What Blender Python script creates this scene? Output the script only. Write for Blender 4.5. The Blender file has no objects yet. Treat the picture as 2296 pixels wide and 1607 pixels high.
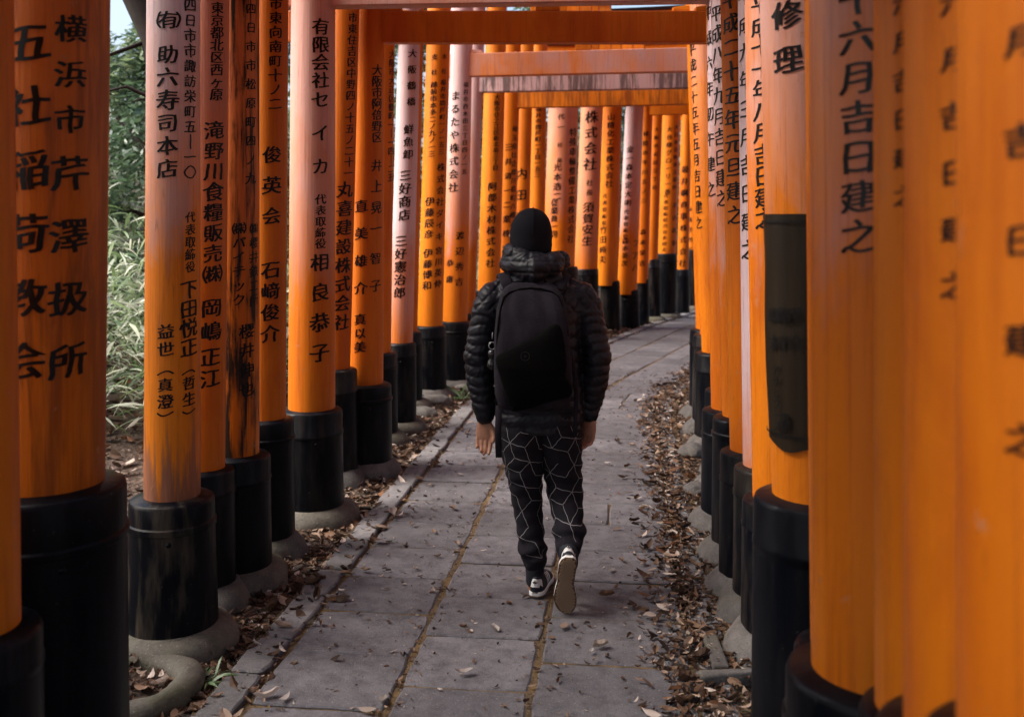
import bpy, bmesh, math, random
import numpy as np
from mathutils import Vector, Matrix, noise

random.seed(7)
rng = np.random.default_rng(7)
R = math.radians
sc = bpy.context.scene
C = sc.collection

# ------------------------------------------------------------------ camera, sky, sun, exposure
CAM_H = 1.68
cam_d = bpy.data.cameras.new('camera')
cam_d.sensor_width = 36
cam_d.lens = 34.02
cam_d.shift_y = -0.1365
cam_d.clip_start = 0.05
cam_d.clip_end = 2000
cam_d.dof.use_dof = True
cam_d.dof.focus_distance = 4.25
cam_d.dof.aperture_fstop = 2.8
cam = bpy.data.objects.new('camera', cam_d)
cam.location = (0, 0, CAM_H)
cam.rotation_euler = (R(90), 0, 0)
C.objects.link(cam)
sc.camera = cam

SUN_EL, SUN_AZ = 48, -98            # azimuth measured from +Y towards +X
w = bpy.data.worlds.new('World')
sc.world = w
w.use_nodes = True
nt = w.node_tree
sky = nt.nodes.new('ShaderNodeTexSky')
sky.sky_type = 'NISHITA'
sky.sun_disc = False
sky.sun_elevation = R(SUN_EL)
sky.sun_rotation = R(SUN_AZ)
sky.air_density = 1.0
sky.dust_density = 5.0
sky.ozone_density = 1.2
bg = nt.nodes['Background']
bg.inputs['Strength'].default_value = 0.15
nt.links.new(sky.outputs[0], bg.inputs[0])

sun_d = bpy.data.lights.new('sun', 'SUN')
sun_d.energy = 3.0
sun_d.angle = R(30)
sun_d.color = (1.0, 0.95, 0.88)
sun = bpy.data.objects.new('sun', sun_d)
sd = Vector((math.sin(R(SUN_AZ)) * math.cos(R(SUN_EL)), math.cos(R(SUN_AZ)) * math.cos(R(SUN_EL)), math.sin(R(SUN_EL))))
sun.rotation_euler = sd.to_track_quat('Z', 'Y').to_euler()
sun.location = (-10, -5, 20)
C.objects.link(sun)

sc.view_settings.view_transform = 'Standard'
sc.view_settings.look = 'None'
sc.view_settings.gamma = 1
sc.view_settings.use_curve_mapping = False
sc.view_settings.exposure = 1.2
sc.render.engine = 'CYCLES'
sc.cycles.use_denoising = True
sc.cycles.max_bounces = 8
sc.cycles.diffuse_bounces = 4
sc.cycles.glossy_bounces = 3
sc.cycles.transparent_max_bounces = 6

# measured positions: the picture was measured on a 2296 px wide copy; these turn a measured column / row at a depth into metres
F = 2170.0
def mx(px, Y): return (px - 1148) * Y / F
def mz(py, Y): return CAM_H - (py - 490) * Y / F

# ------------------------------------------------------------------ materials
def mat(name):
    m = bpy.data.materials.new(name)
    m.use_nodes = True
    n = m.node_tree.nodes
    return m, n, m.node_tree.links, n['Principled BSDF']

def N(n, t, **kw):
    x = n.new(t)
    for k, v in kw.items():
        if k.startswith('i_'):
            key = k[2:]
            x.inputs[int(key) if key.isdigit() else key].default_value = v
        else:
            setattr(x, k, v)
    return x

def math_(n, l, op, a, b=None, c=None, clamp=False):
    x = n.new('ShaderNodeMath'); x.operation = op; x.use_clamp = clamp
    for i, v in enumerate((a, b, c)):
        if v is None: continue
        if isinstance(v, (int, float)): x.inputs[i].default_value = v
        else: l.new(v, x.inputs[i])
    return x.outputs[0]

def mix(n, l, f, a, b, blend='MIX'):
    x = n.new('ShaderNodeMix'); x.data_type = 'RGBA'; x.blend_type = blend
    for s, v in ((x.inputs[0], f), (x.inputs[6], a), (x.inputs[7], b)):
        if isinstance(v, (int, float)): s.default_value = v
        elif isinstance(v, tuple): s.default_value = (*v, 1) if len(v) == 3 else v
        else: l.new(v, s)
    return x.outputs[2]

def ramp(n, l, f, stops):
    x = n.new('ShaderNodeValToRGB')
    e = x.color_ramp.elements
    while len(e) < len(stops): e.new(0.5)
    for k, (p, c) in enumerate(stops):
        e[k].position = p
        e[k].color = (c, c, c, 1) if isinstance(c, (int, float)) else (*c, 1)
    l.new(f, x.inputs[0])
    return x.outputs[0]

def coords(n, l, scale=(1, 1, 1), rand=True, kind='Object'):
    tc = n.new('ShaderNodeTexCoord')
    src = tc.outputs[kind]
    if rand:
        oi = n.new('ShaderNodeObjectInfo')
        ad = n.new('ShaderNodeVectorMath'); ad.operation = 'MULTIPLY_ADD'
        cb = n.new('ShaderNodeCombineXYZ')
        for k in range(3): l.new(oi.outputs['Random'], cb.inputs[k])
        l.new(cb.outputs[0], ad.inputs[0]); ad.inputs[1].default_value = (37, 53, 71); l.new(src, ad.inputs[2])
        src = ad.outputs[0]
    mp = n.new('ShaderNodeMapping'); mp.inputs['Scale'].default_value = scale
    l.new(src, mp.inputs[0])
    return mp.outputs[0]

def noise_(n, l, vec, scale=5, detail=4, rough=.55, dist=0):
    x = N(n, 'ShaderNodeTexNoise', i_Scale=scale, i_Detail=detail, i_Roughness=rough, i_Distortion=dist)
    l.new(vec, x.inputs['Vector'])
    return x.outputs[0]

def bump(n, l, h, b, strength=.3, dist=.01):
    x = N(n, 'ShaderNodeBump', i_Strength=strength, i_Distance=dist)
    l.new(h, x.inputs['Height']); l.new(x.outputs[0], b.inputs['Normal'])

def attr(n, name):
    x = n.new('ShaderNodeAttribute'); x.attribute_type = 'OBJECT'; x.attribute_name = name
    return x.outputs['Fac']

# vermilion enamel on timber; each pillar carries its own wear: fade (chalking and sky sheen, painted together in lilac-pink), fade_z (height where both start),
# stain (black drip streaks), bare (wood laid bare below this height), tone (0 deep, 1 yellowish)
def make_paint():
    m, n, l, b = mat('vermilion_paint')
    tc = n.new('ShaderNodeTexCoord')
    sep = n.new('ShaderNodeSeparateXYZ'); l.new(tc.outputs['Object'], sep.inputs[0])
    z = sep.outputs[2]
    v1 = coords(n, l, (5, 5, .55)); v2 = coords(n, l, (18, 18, 1.1)); v3 = coords(n, l, (2.2, 2.2, .9)); v4 = coords(n, l, (60, 60, 5))
    n1 = noise_(n, l, v1, 1.6, 5, .6); n2 = noise_(n, l, v2, 1.4, 5, .65, .4); n3 = noise_(n, l, v3, 1.3, 6, .6, .6); n4 = noise_(n, l, v4, 1.5, 3, .6)
    tone = attr(n, 'tone')
    col = mix(n, l, tone, (.48, .083, .002), (.72, .195, .004))
    col = mix(n, l, ramp(n, l, n1, [(.35, 0), (.7, 1)]), col, mix(n, l, .5, col, (.75, .225, .010)))
    col = mix(n, l, math_(n, l, 'MULTIPLY', ramp(n, l, n2, [(.52, 0), (.78, 1)]), .55), col, (.30, .050, .005))
    col = mix(n, l, math_(n, l, 'MULTIPLY', ramp(n, l, n3, [(.50, 0), (.66, 1)]), .45), col, (.36, .050, .002))
    # chalked paint plus the sky's sheen on the enamel, painted into the colour
    up = math_(n, l, 'MULTIPLY', math_(n, l, 'SUBTRACT', z, attr(n, 'fade_z')), .9)
    fm = math_(n, l, 'ADD', up, math_(n, l, 'ADD', math_(n, l, 'MULTIPLY', math_(n, l, 'SUBTRACT', n3, .5), 2.2), .3))
    fm = math_(n, l, 'ADD', fm, math_(n, l, 'MULTIPLY', math_(n, l, 'SUBTRACT', n2, .5), .6))
    fm = math_(n, l, 'SMOOTH_MIN', math_(n, l, 'MAXIMUM', fm, 0), 1.0, .2)
    fm = math_(n, l, 'MULTIPLY', fm, attr(n, 'fade'), clamp=True)
    chalk_sheen = mix(n, l, n1, (.60, .42, .41), (.68, .55, .60))
    col = mix(n, l, fm, col, chalk_sheen)
    # bare timber at the foot
    bz = math_(n, l, 'SUBTRACT', attr(n, 'bare'), z)
    bm_ = math_(n, l, 'ADD', math_(n, l, 'MULTIPLY', bz, 2.6), math_(n, l, 'MULTIPLY', math_(n, l, 'SUBTRACT', n2, .5), 3.2))
    bm_ = math_(n, l, 'MULTIPLY', bm_, 2.5, clamp=True)
    wood = mix(n, l, ramp(n, l, n2, [(.3, 0), (.65, 1)]), (.07, .028, .016), (.40, .15, .075))
    col = mix(n, l, bm_, col, wood)
    # black drip streaks
    st = math_(n, l, 'ADD', n2, math_(n, l, 'MULTIPLY', math_(n, l, 'SUBTRACT', n3, .5), .8))
    st = math_(n, l, 'MULTIPLY', ramp(n, l, st, [(.44, 0), (.58, 1)]), attr(n, 'stain'), clamp=True)
    col = mix(n, l, st, col, (.020, .010, .005))
    v5 = coords(n, l, (75, 75, .9)); n5 = noise_(n, l, v5, 1.4, 4, .7)
    col = mix(n, l, math_(n, l, 'MULTIPLY', ramp(n, l, n5, [(.56, 0), (.72, 1)]), .45), col, (.26, .036, .003))
    v6 = coords(n, l, (9, 9, 5)); n6 = noise_(n, l, v6, 2.2, 6, .75, .5)
    col = mix(n, l, math_(n, l, 'MULTIPLY', ramp(n, l, n6, [(.63, 0), (.67, 1)]), .6), col, (.46, .20, .10))
    # soot specks
    col = mix(n, l, math_(n, l, 'MULTIPLY', ramp(n, l, n4, [(.66, 0), (.78, 1)]), .45), col, (.09, .03, .012))
    l.new(col, b.inputs['Base Color'])
    rg = math_(n, l, 'ADD', .36, math_(n, l, 'MULTIPLY', n2, .2))
    rg = math_(n, l, 'ADD', rg, math_(n, l, 'MULTIPLY', math_(n, l, 'MAXIMUM', fm, bm_), .18))
    l.new(rg, b.inputs['Roughness'])
    b.inputs['Specular IOR Level'].default_value = .28
    bump(n, l, math_(n, l, 'ADD', math_(n, l, 'ADD', n2, math_(n, l, 'MULTIPLY', n5, .6)), math_(n, l, 'MULTIPLY', n4, .35)), b, .35, .006)
    return m

def make_black():
    m, n, l, b = mat('black_lacquer')
    v = coords(n, l, (6, 6, .8)); v2 = coords(n, l, (14, 14, 3)); v3 = coords(n, l, (40, 40, 40))
    a = noise_(n, l, v, 1.6, 5, .65, .3); c = noise_(n, l, v2, 1.2, 5, .6); d = noise_(n, l, v3, 1.5, 2)
    col = mix(n, l, a, (.0018, .0024, .0045), (.004, .005, .008))
    g = math_(n, l, 'MULTIPLY', ramp(n, l, math_(n, l, 'MULTIPLY', math_(n, l, 'ADD', a, c), .5), [(.48, 0), (.62, 1)]), attr(n, 'grime'), clamp=True)
    col = mix(n, l, g, col, (.055, .043, .032))
    col = mix(n, l, math_(n, l, 'MULTIPLY', ramp(n, l, d, [(.72, 0), (.78, 1)]), .5), col, (.10, .09, .08))
    l.new(col, b.inputs['Base Color'])
    l.new(math_(n, l, 'ADD', .18, math_(n, l, 'MULTIPLY', c, .40)), b.inputs['Roughness'])
    b.inputs['Specular IOR Level'].default_value = .12
    bump(n, l, math_(n, l, 'ADD', a, c), b, .25, .008)
    return m

def make_simple(name, col, rough=.5, spec=.5, noise_amt=0, nscale=30, bstr=0, col2=None, metallic=0):
    m, n, l, b = mat(name)
    b.inputs['Roughness'].default_value = rough
    b.inputs['Specular IOR Level'].default_value = spec
    b.inputs['Metallic'].default_value = metallic
    v = coords(n, l, (1, 1, 1))
    a = noise_(n, l, v, nscale, 4, .6)
    c2 = col2 or tuple(min(1, c * (1 + noise_amt)) for c in col)
    l.new(mix(n, l, ramp(n, l, a, [(.3, 0), (.7, 1)]), col, c2), b.inputs['Base Color'])
    if bstr: bump(n, l, a, b, bstr, .004)
    return m

def make_stone(name, ca, cb, moss=0., scale=1.):
    m, n, l, b = mat(name)
    v = coords(n, l, (scale,) * 3)
    big = noise_(n, l, v, 2.6, 5, .6, .3); mid = noise_(n, l, v, 14, 5, .65); fine = noise_(n, l, v, 120, 3, .7)
    vor = N(n, 'ShaderNodeTexVoronoi', i_Scale=260); l.new(v, vor.inputs['Vector'])
    oi = n.new('ShaderNodeObjectInfo')
    col = mix(n, l, ramp(n, l, big, [(.3, 0), (.7, 1)]), ca, cb)
    br = math_(n, l, 'ADD', .78, math_(n, l, 'MULTIPLY', oi.outputs['Random'], .42))
    hs = n.new('ShaderNodeHueSaturation'); l.new(br, hs.inputs['Value']); l.new(col, hs.inputs['Color'])
    col = hs.outputs[0]
    col = mix(n, l, math_(n, l, 'MULTIPLY', ramp(n, l, mid, [(.42, 0), (.72, 1)]), .75), col, tuple(c * .5 for c in ca))
    col = mix(n, l, math_(n, l, 'MULTIPLY', ramp(n, l, vor.outputs['Color'], [(.84, 0), (.92, 1)]), .28), col, (.42, .39, .38))
    col = mix(n, l, math_(n, l, 'MULTIPLY', ramp(n, l, fine, [(.55, 0), (.75, 1)]), .6), col, tuple(c * .35 for c in ca))
    if moss: col = mix(n, l, math_(n, l, 'MULTIPLY', ramp(n, l, big, [(.5, 0), (.62, 1)]), moss), col, (.075, .075, .03))
    l.new(col, b.inputs['Base Color'])
    b.inputs['Roughness'].default_value = .82
    b.inputs['Specular IOR Level'].default_value = .25
    bump(n, l, math_(n, l, 'ADD', math_(n, l, 'MULTIPLY', fine, .5), math_(n, l, 'ADD', mid, big)), b, .75, .008)
    return m

def make_tint(name, rough=.6, trans=0., spec=.3):
    m, n, l, b = mat(name)
    a = n.new('ShaderNodeVertexColor'); a.layer_name = 'tint'
    l.new(a.outputs[0], b.inputs['Base Color'])
    b.inputs['Roughness'].default_value = rough
    b.inputs['Specular IOR Level'].default_value = spec
    if trans:
        t = n.new('ShaderNodeBsdfTranslucent'); l.new(a.outputs[0], t.inputs[0])
        mx_ = n.new('ShaderNodeMixShader'); mx_.inputs[0].default_value = trans
        l.new(b.outputs[0], mx_.inputs[1]); l.new(t.outputs[0], mx_.inputs[2])
        l.new(mx_.outputs[0], n['Material Output'].inputs[0])
    return m

def make_soil():
    m, n, l, b = mat('forest_soil')
    tc = n.new('ShaderNodeTexCoord')
    a = noise_(n, l, tc.outputs['Object'], 3, 6, .65); c = noise_(n, l, tc.outputs['Object'], 45, 5, .7)
    vor = N(n, 'ShaderNodeTexVoronoi', i_Scale=34); l.new(tc.outputs['Object'], vor.inputs['Vector'])
    col = mix(n, l, a, (.035, .022, .016), (.085, .052, .034))
    col = mix(n, l, math_(n, l, 'MULTIPLY', ramp(n, l, vor.outputs['Color'], [(.55, 0), (.8, 1)]), .55), col, (.17, .11, .075))
    l.new(col, b.inputs['Base Color']); b.inputs['Roughness'].default_value = .9
    bump(n, l, math_(n, l, 'ADD', c, vor.outputs['Distance']), b, .8, .02)
    return m

def make_joint():
    m, n, l, b = mat('mossy_joint_soil')
    tc = n.new('ShaderNodeTexCoord')
    a = noise_(n, l, tc.outputs['Object'], 9, 5, .65); c = noise_(n, l, tc.outputs['Object'], 130, 4, .75)
    col = mix(n, l, ramp(n, l, a, [(.35, 0), (.65, 1)]), (.05, .034, .022), (.17, .105, .042))
    col = mix(n, l, ramp(n, l, c, [(.55, 0), (.7, 1)]), col, (.26, .17, .07))
    l.new(col, b.inputs['Base Color']); b.inputs['Roughness'].default_value = .95
    bump(n, l, c, b, .9, .01)
    return m

M_PAINT = make_paint()
M_BLACK = make_black()
M_INK = make_simple('ink_paint', (.005, .004, .005), .34, .25, .6, 60)
M_INK_FAINT = make_simple('etched_ink', (.002, .002, .002), .5, .3, .4, 60)
M_ROOF = make_simple('black_roof_cap', (.010, .010, .013), .45, .4, .8, 12, .1)
M_SLAB = make_stone('worn_paving_stone', (.106, .099, .110), (.166, .157, .168))
M_CURB = make_stone('curb_stone', (.130, .123, .130), (.200, .190, .196), .15)
M_CONC = make_stone('footing_concrete', (.085, .075, .060), (.140, .126, .104), .45, .8)
M_ROCK = make_stone('boulder_stone', (.095, .085, .080), (.150, .135, .128), .35, 1.1)
M_SOIL = make_soil()
M_JOINT = make_joint()
M_LITTER = make_tint('dry_leaf', .7, .12, .25)
M_LEAF = make_tint('green_leaf', .38, .35, .5)
M_BARK = make_simple('bark', (.016, .012, .010), .9, .2, .9, 14, .8)

# ------------------------------------------------------------------ helpers
def tri_mesh(name, verts, faces, smooth=False):
    me = bpy.data.meshes.new(name)
    me.from_pydata([tuple(v) for v in verts], [], faces)
    me.update()
    if smooth:
        me.polygons.foreach_set('use_smooth', [True] * len(me.polygons))
    return me

def link(name, me, material=None, parent=None):
    o = bpy.data.objects.new(name, me)
    C.objects.link(o)
    if material and not me.materials: me.materials.append(material)
    if parent: o.parent = parent
    return o

def obj(name, bm, material, parent=None, smooth=True, inv=None, angle=None):
    me = bpy.data.meshes.new(name)
    bmesh.ops.recalc_face_normals(bm, faces=bm.faces)
    bm.to_mesh(me); bm.free()
    if inv is not None: me.transform(inv)
    if smooth: me.polygons.foreach_set('use_smooth', [True] * len(me.polygons))
    if angle: me.set_sharp_from_angle(angle=R(angle))
    return link(name, me, material, parent)

def tag(o, label=None, cat=None, group=None, kind=None):
    if label: o['label'] = label
    if cat: o['category'] = cat
    if group: o['group'] = group
    if kind: o['kind'] = kind
    return o

def empty(name, loc, rz, label, cat, group=None):
    o = bpy.data.objects.new(name, None)
    o.empty_display_size = .2
    C.objects.link(o)
    o.location = loc; o.rotation_euler = (0, 0, rz)
    return tag(o, label, cat, group)

def loft(bm, rings, cap0=True, cap1=True, closed=True):
    vr = [[bm.verts.new(p) for p in r] for r in rings]
    k = len(vr[0])
    for a, b in zip(vr[:-1], vr[1:]):
        for i in range(k if closed else k - 1):
            j = (i + 1) % k
            bm.faces.new((a[i], a[j], b[j], b[i]))
    if cap0: bm.faces.new(list(reversed(vr[0])))
    if cap1: bm.faces.new(vr[-1])
    return vr

def frames(pts):
    pts = [Vector(p) for p in pts]
    out = []
    u = None
    for i, p in enumerate(pts):
        t = (pts[min(i + 1, len(pts) - 1)] - pts[max(i - 1, 0)]).normalized()
        if u is None:
            u = Vector((1, 0, 0)) if abs(t.x) < .8 else Vector((0, 1, 0))
        u = (u - t * u.dot(t)).normalized()
        out.append((p, t, u, t.cross(u)))
    return out

def tube(bm, pts, rad, seg=14, round_ends=True):
    """a tapered limb through pts; rad is a radius or a (ru, rv) pair per point"""
    fr = frames(pts)
    rad = [(r, r) if isinstance(r, (int, float)) else r for r in rad]
    rings = []
    def ring(p, u, v, ru, rv): return [p + u * (math.cos(a) * ru) + v * (math.sin(a) * rv) for a in (2 * math.pi * k / seg for k in range(seg))]
    if round_ends:
        p, t, u, v = fr[0]
        for a in (75, 45, 20): rings.append(ring(p - t * min(rad[0]) * math.sin(R(a)), u, v, rad[0][0] * math.cos(R(a)), rad[0][1] * math.cos(R(a))))
    for (p, t, u, v), (ru, rv) in zip(fr, rad): rings.append(ring(p, u, v, ru, rv))
    if round_ends:
        p, t, u, v = fr[-1]
        for a in (20, 45, 75): rings.append(ring(p + t * min(rad[-1]) * math.sin(R(a)), u, v, rad[-1][0] * math.cos(R(a)), rad[-1][1] * math.cos(R(a))))
    loft(bm, rings)

def lathe(bm, prof, cx, cy, seg=40, wob=None, cap0=True, cap1=True):
    rings = []
    for r, z in prof:
        rr = []
        for k in range(seg):
            a = 2 * math.pi * k / seg
            q = r * (wob(a, z) if wob else 1)
            rr.append((cx + q * math.cos(a), cy + q * math.sin(a), z))
        rings.append(rr)
    loft(bm, rings, cap0, cap1)

def box(bm, c, s, rz=0, bevel=0, jit=0):
    vs = []
    M = Matrix.Rotation(rz, 3, 'Z')
    for dz in (-.5, .5):
        for dx, dy in ((-.5, -.5), (.5, -.5), (.5, .5), (-.5, .5)):
            p = Vector((dx * s[0], dy * s[1], dz * s[2]))
            if jit: p += Vector((random.uniform(-jit, jit) for _ in range(3)))
            vs.append(bm.verts.new(Vector(c) + M @ p))
    fs = [(3, 2, 1, 0), (4, 5, 6, 7), (0, 1, 5, 4), (1, 2, 6, 5), (2, 3, 7, 6), (3, 0, 4, 7)]
    faces = [bm.faces.new([vs[i] for i in f]) for f in fs]
    if bevel:
        es = list({e for f in faces for e in f.edges})
        bmesh.ops.bevel(bm, geom=es, offset=bevel, segments=2, affect='EDGES', profile=.5)

def ns(*v): return noise.noise(Vector(v))

# ------------------------------------------------------------------ the path: its centre line bends to the right
def heading(s):
    t = min(max((s - 7.6) / 3.2, 0), 1); t = t * t * (3 - 2 * t)
    t2 = min(max((s - 15) / 8, 0), 1)
    return R(6.5 + 16.5 * t + 22 * t2)
PS = [(-.11 - 3.0 * .114 - 3.27 * 0 , .27)]
_x, _y = -.11 - 3.0 * math.tan(R(6.5)), .27
SL = [(-3.0, _x - 3.27 * math.tan(R(6.5)), -3.0, heading(-3))]
_s, _x, _y = -3.0, SL[0][1], -3.0
ds = .05
while _s < 32:
    h = heading(_s)
    _x += math.sin(h) * ds; _y += math.cos(h) * ds; _s += ds
    SL.append((_s, _x, _y, h))
SLA = np.array(SL)
def on_path(s, o):
    k = min(max((s + 3.0) / ds, 0), len(SL) - 2); i = int(k); f = k - i
    a, b = SL[i], SL[i + 1]
    x = a[1] + (b[1] - a[1]) * f; y = a[2] + (b[2] - a[2]) * f; h = a[3] + (b[3] - a[3]) * f
    return x + math.cos(h) * o, y - math.sin(h) * o
def path_so(X, Y):
    """arc length and lateral offset (+ right) of points"""
    X = np.atleast_1d(np.asarray(X, float)); Y = np.atleast_1d(np.asarray(Y, float))
    s = np.empty_like(X); o = np.empty_like(X)
    for a in range(0, len(X), 4000):
        d = (X[a:a + 4000, None] - SLA[None, ::4, 1]) ** 2 + (Y[a:a + 4000, None] - SLA[None, ::4, 2]) ** 2
        i = d.argmin(1) * 4
        h = SLA[i, 3]
        dx = X[a:a + 4000] - SLA[i, 1]; dy = Y[a:a + 4000] - SLA[i, 2]
        s[a:a + 4000] = SLA[i, 0] + dx * np.sin(h) + dy * np.cos(h)
        o[a:a + 4000] = dx * np.cos(h) - dy * np.sin(h)
    return s, o
def ground_z(X, Y):
    s, o = path_so(X, Y)
    X = np.atleast_1d(np.asarray(X, float)); Y = np.atleast_1d(np.asarray(Y, float))
    z = -.03 + .045 * np.clip((np.abs(o) - .85) / .5, 0, 1)
    z = z + .20 * np.clip(-o - 2.0, 0, 14) + .10 * np.clip(o - 2.2, 0, 20)
    bumpy = np.clip((np.abs(o) - .95) / .4, 0, 1)
    z = z + bumpy * (.018 * np.sin(X * 7.1 + 2 * np.sin(Y * 3.3)) * np.sin(Y * 6.3 + X) + .05 * np.clip(np.abs(o) - 1.8, 0, 2) * np.sin(X * 1.3) * np.sin(Y * 1.7))
    return z

# ------------------------------------------------------------------ ground sheet
def build_ground():
    ax = np.concatenate([[-400, -200, -100, -60, -40, -28, -20], np.arange(-16, -4, .5), np.arange(-4, 5, .12), np.arange(5, 14, .5), [16, 20, 28, 40, 60, 100, 200, 400]])
    ay = np.concatenate([[-400, -150, -60, -25, -10, -5], np.arange(-3, 1, .5), np.arange(1, 21, .12), np.arange(21, 34, .6), [36, 42, 50, 70, 100, 200, 400]])
    XX, YY = np.meshgrid(ax, ay)
    ZZ = ground_z(XX.ravel(), YY.ravel())
    V = np.stack([XX.ravel(), YY.ravel(), ZZ], 1)
    nx = len(ax); f = []
    for j in range(len(ay) - 1):
        for i in range(nx - 1):
            a = j * nx + i
            f.append((a, a + 1, a + 1 + nx, a + nx))
    tag(link('ground', tri_mesh('ground', V.tolist(), f, True), M_SOIL), 'bare dark forest soil under and beside the stone path', kind='structure')
build_ground()

# ------------------------------------------------------------------ stone path
S0, S1 = -1.2, 24.0
path_bed = None
def build_path():
    global path_bed
    vs, fs = [], []
    n = int((S1 - S0) / .2)
    for i in range(n + 1):
        s = S0 + i * .2
        for o in (-.98, .92):
            x, y = on_path(s, o); vs.append((x, y, -.0075))
    for i in range(n): fs.append((2 * i, 2 * i + 1, 2 * i + 3, 2 * i + 2))
    path_bed = tag(link('path', tri_mesh('path', vs, fs), M_JOINT), 'grey stone slab path curving right between the torii rows', kind='structure')
    def slab(name, s0, s1, o0, o1, material, rough=.004, thick=.055, up=0.):
        # a slightly uneven, worn-edged stone
        bm = bmesh.new()
        nsub = 5
        dz = up + random.uniform(-.004, .003); tx = random.uniform(-.004, .004); ty = random.uniform(-.004, .004)
        top = []
        edge = []
        pts = []
        for k in range(nsub): pts.append((s0 + (s1 - s0) * k / nsub, o0))
        for k in range(nsub): pts.append((s1, o0 + (o1 - o0) * k / nsub))
        for k in range(nsub): pts.append((s1 - (s1 - s0) * k / nsub, o1))
        for k in range(nsub): pts.append((s0, o1 - (o1 - o0) * k / nsub))
        cs, co = (s0 + s1) / 2, (o0 + o1) / 2
        rings = [[], [], []]
        for k, (s, o) in enumerate(pts):
            js, jo = random.uniform(-rough, rough), random.uniform(-rough, rough)
            corner = k % nsub == 0
            for rr, (ins, z) in zip(rings, ((.0, -thick), (.0, -.006), (.007, .0))):
                q = ins + (.006 if corner else 0)
                s_ = s + js - math.copysign(min(q, abs(s - cs)), s - cs) if abs(s - cs) > .01 else s + js
                o_ = o + jo - math.copysign(min(q, abs(o - co)), o - co) if abs(o - co) > .01 else o + jo
                x, y = on_path(s_, o_)
                u = (s - cs) / max(s1 - s0, .01); v = (o - co) / max(o1 - o0, .01)
                rr.append((x, y, z + dz + tx * u + ty * v))
        loft(bm, rings, cap0=False, cap1=True)
        return obj(name, bm, material, path_bed, smooth=False)
    cols = [(-.805, -.335), (-.312, .150), (.172, .735)]
    for c, (o0, o1) in enumerate(cols):
        s = S0 + (0, .2, .1)[c]
        while s < S1 - .5:
            ln = random.uniform(.395, .425)
            g = random.uniform(.004, .009)
            wob0 = random.uniform(-.006, .006); wob1 = random.uniform(-.006, .006)
            if c == 2 and random.random() < .25:       # the right column is partly laid in two smaller stones
                md = random.uniform(.40, .5)
                slab('paving_slab', s, s + ln - g, o0 + wob0, md - .004, M_SLAB); slab('paving_slab', s, s + ln - g, md + .004, o1 + wob1, M_SLAB)
            else:
                slab('paving_slab', s, s + ln - g, o0 + wob0, o1 + wob1, M_SLAB)
            s += ln
    for o0, o1 in ((-.955, -.822), (.752, .880)):
        s = S0
        while s < S1 - .5:
            ln = random.uniform(.30, .62)
            wob = random.uniform(-.008, .008)
            slab('curb_stone', s, s + ln - random.uniform(.006, .014), o0 + wob, o1 + wob, M_CURB, .005, .07, .018 if o0 < 0 else .003)
            s += ln
build_path()

# ------------------------------------------------------------------ lettering
_font = bpy.data.curves.new('glyph', 'FONT')
_font.resolution_u = 3
_glyphs = {}
_gobj = bpy.data.objects.new('glyph', _font)
C.objects.link(_gobj)
def glyph(ch):
    if ch in _glyphs: return _glyphs[ch]
    _font.body = ch
    _font.size = 1
    _font.offset = .004
    dg = bpy.context.evaluated_depsgraph_get()
    dg.update()
    me = bpy.data.meshes.new_from_object(_gobj.evaluated_get(dg))
    bm = bmesh.new(); bm.from_mesh(me)
    bpy.data.meshes.remove(me)
    for k in range(1, 9):
        bmesh.ops.bisect_plane(bm, geom=bm.verts[:] + bm.edges[:] + bm.faces[:], plane_co=(k / 9, 0, 0), plane_no=(1, 0, 0))
    for k in range(0, 3):
        bmesh.ops.bisect_plane(bm, geom=bm.verts[:] + bm.edges[:] + bm.faces[:], plane_co=(0, .15 + k * .25, 0), plane_no=(0, 1, 0))
    bmesh.ops.triangulate(bm, faces=bm.faces[:])
    bm.verts.index_update()
    V = np.array([(v.co.x - .5, v.co.y - .38) for v in bm.verts]) if len(bm.verts) else np.zeros((0, 2))
    Fc = [tuple(v.index for v in f.verts) for f in bm.faces]
    bm.free()
    if ch in '︵︶' and len(V): V[:, 1] -= (V[:, 1].max() + V[:, 1].min()) / 2
    if ch in '（）' and len(V): V[:, 0] -= (V[:, 0].max() + V[:, 0].min()) / 2
    # brush slant: strokes climb to the right
    if len(V):
        V[:, 1] += V[:, 0] * .12 + .020 * np.sin(V[:, 0] * 8 + V[:, 1] * 5)
        V[:, 0] += .018 * np.sin(V[:, 1] * 9 + V[:, 0] * 3)
        # loaded brush: a second and third pass a hair to the side thicken the strokes
        n_ = len(V)
        V = np.concatenate([V, V + (.026, .006), V + (-.024, -.006)])
        Fc = Fc + [tuple(q + n_ for q in f) for f in Fc] + [tuple(q + 2 * n_ for q in f) for f in Fc]
    _glyphs[ch] = (V, Fc)
    return _glyphs[ch]

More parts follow.
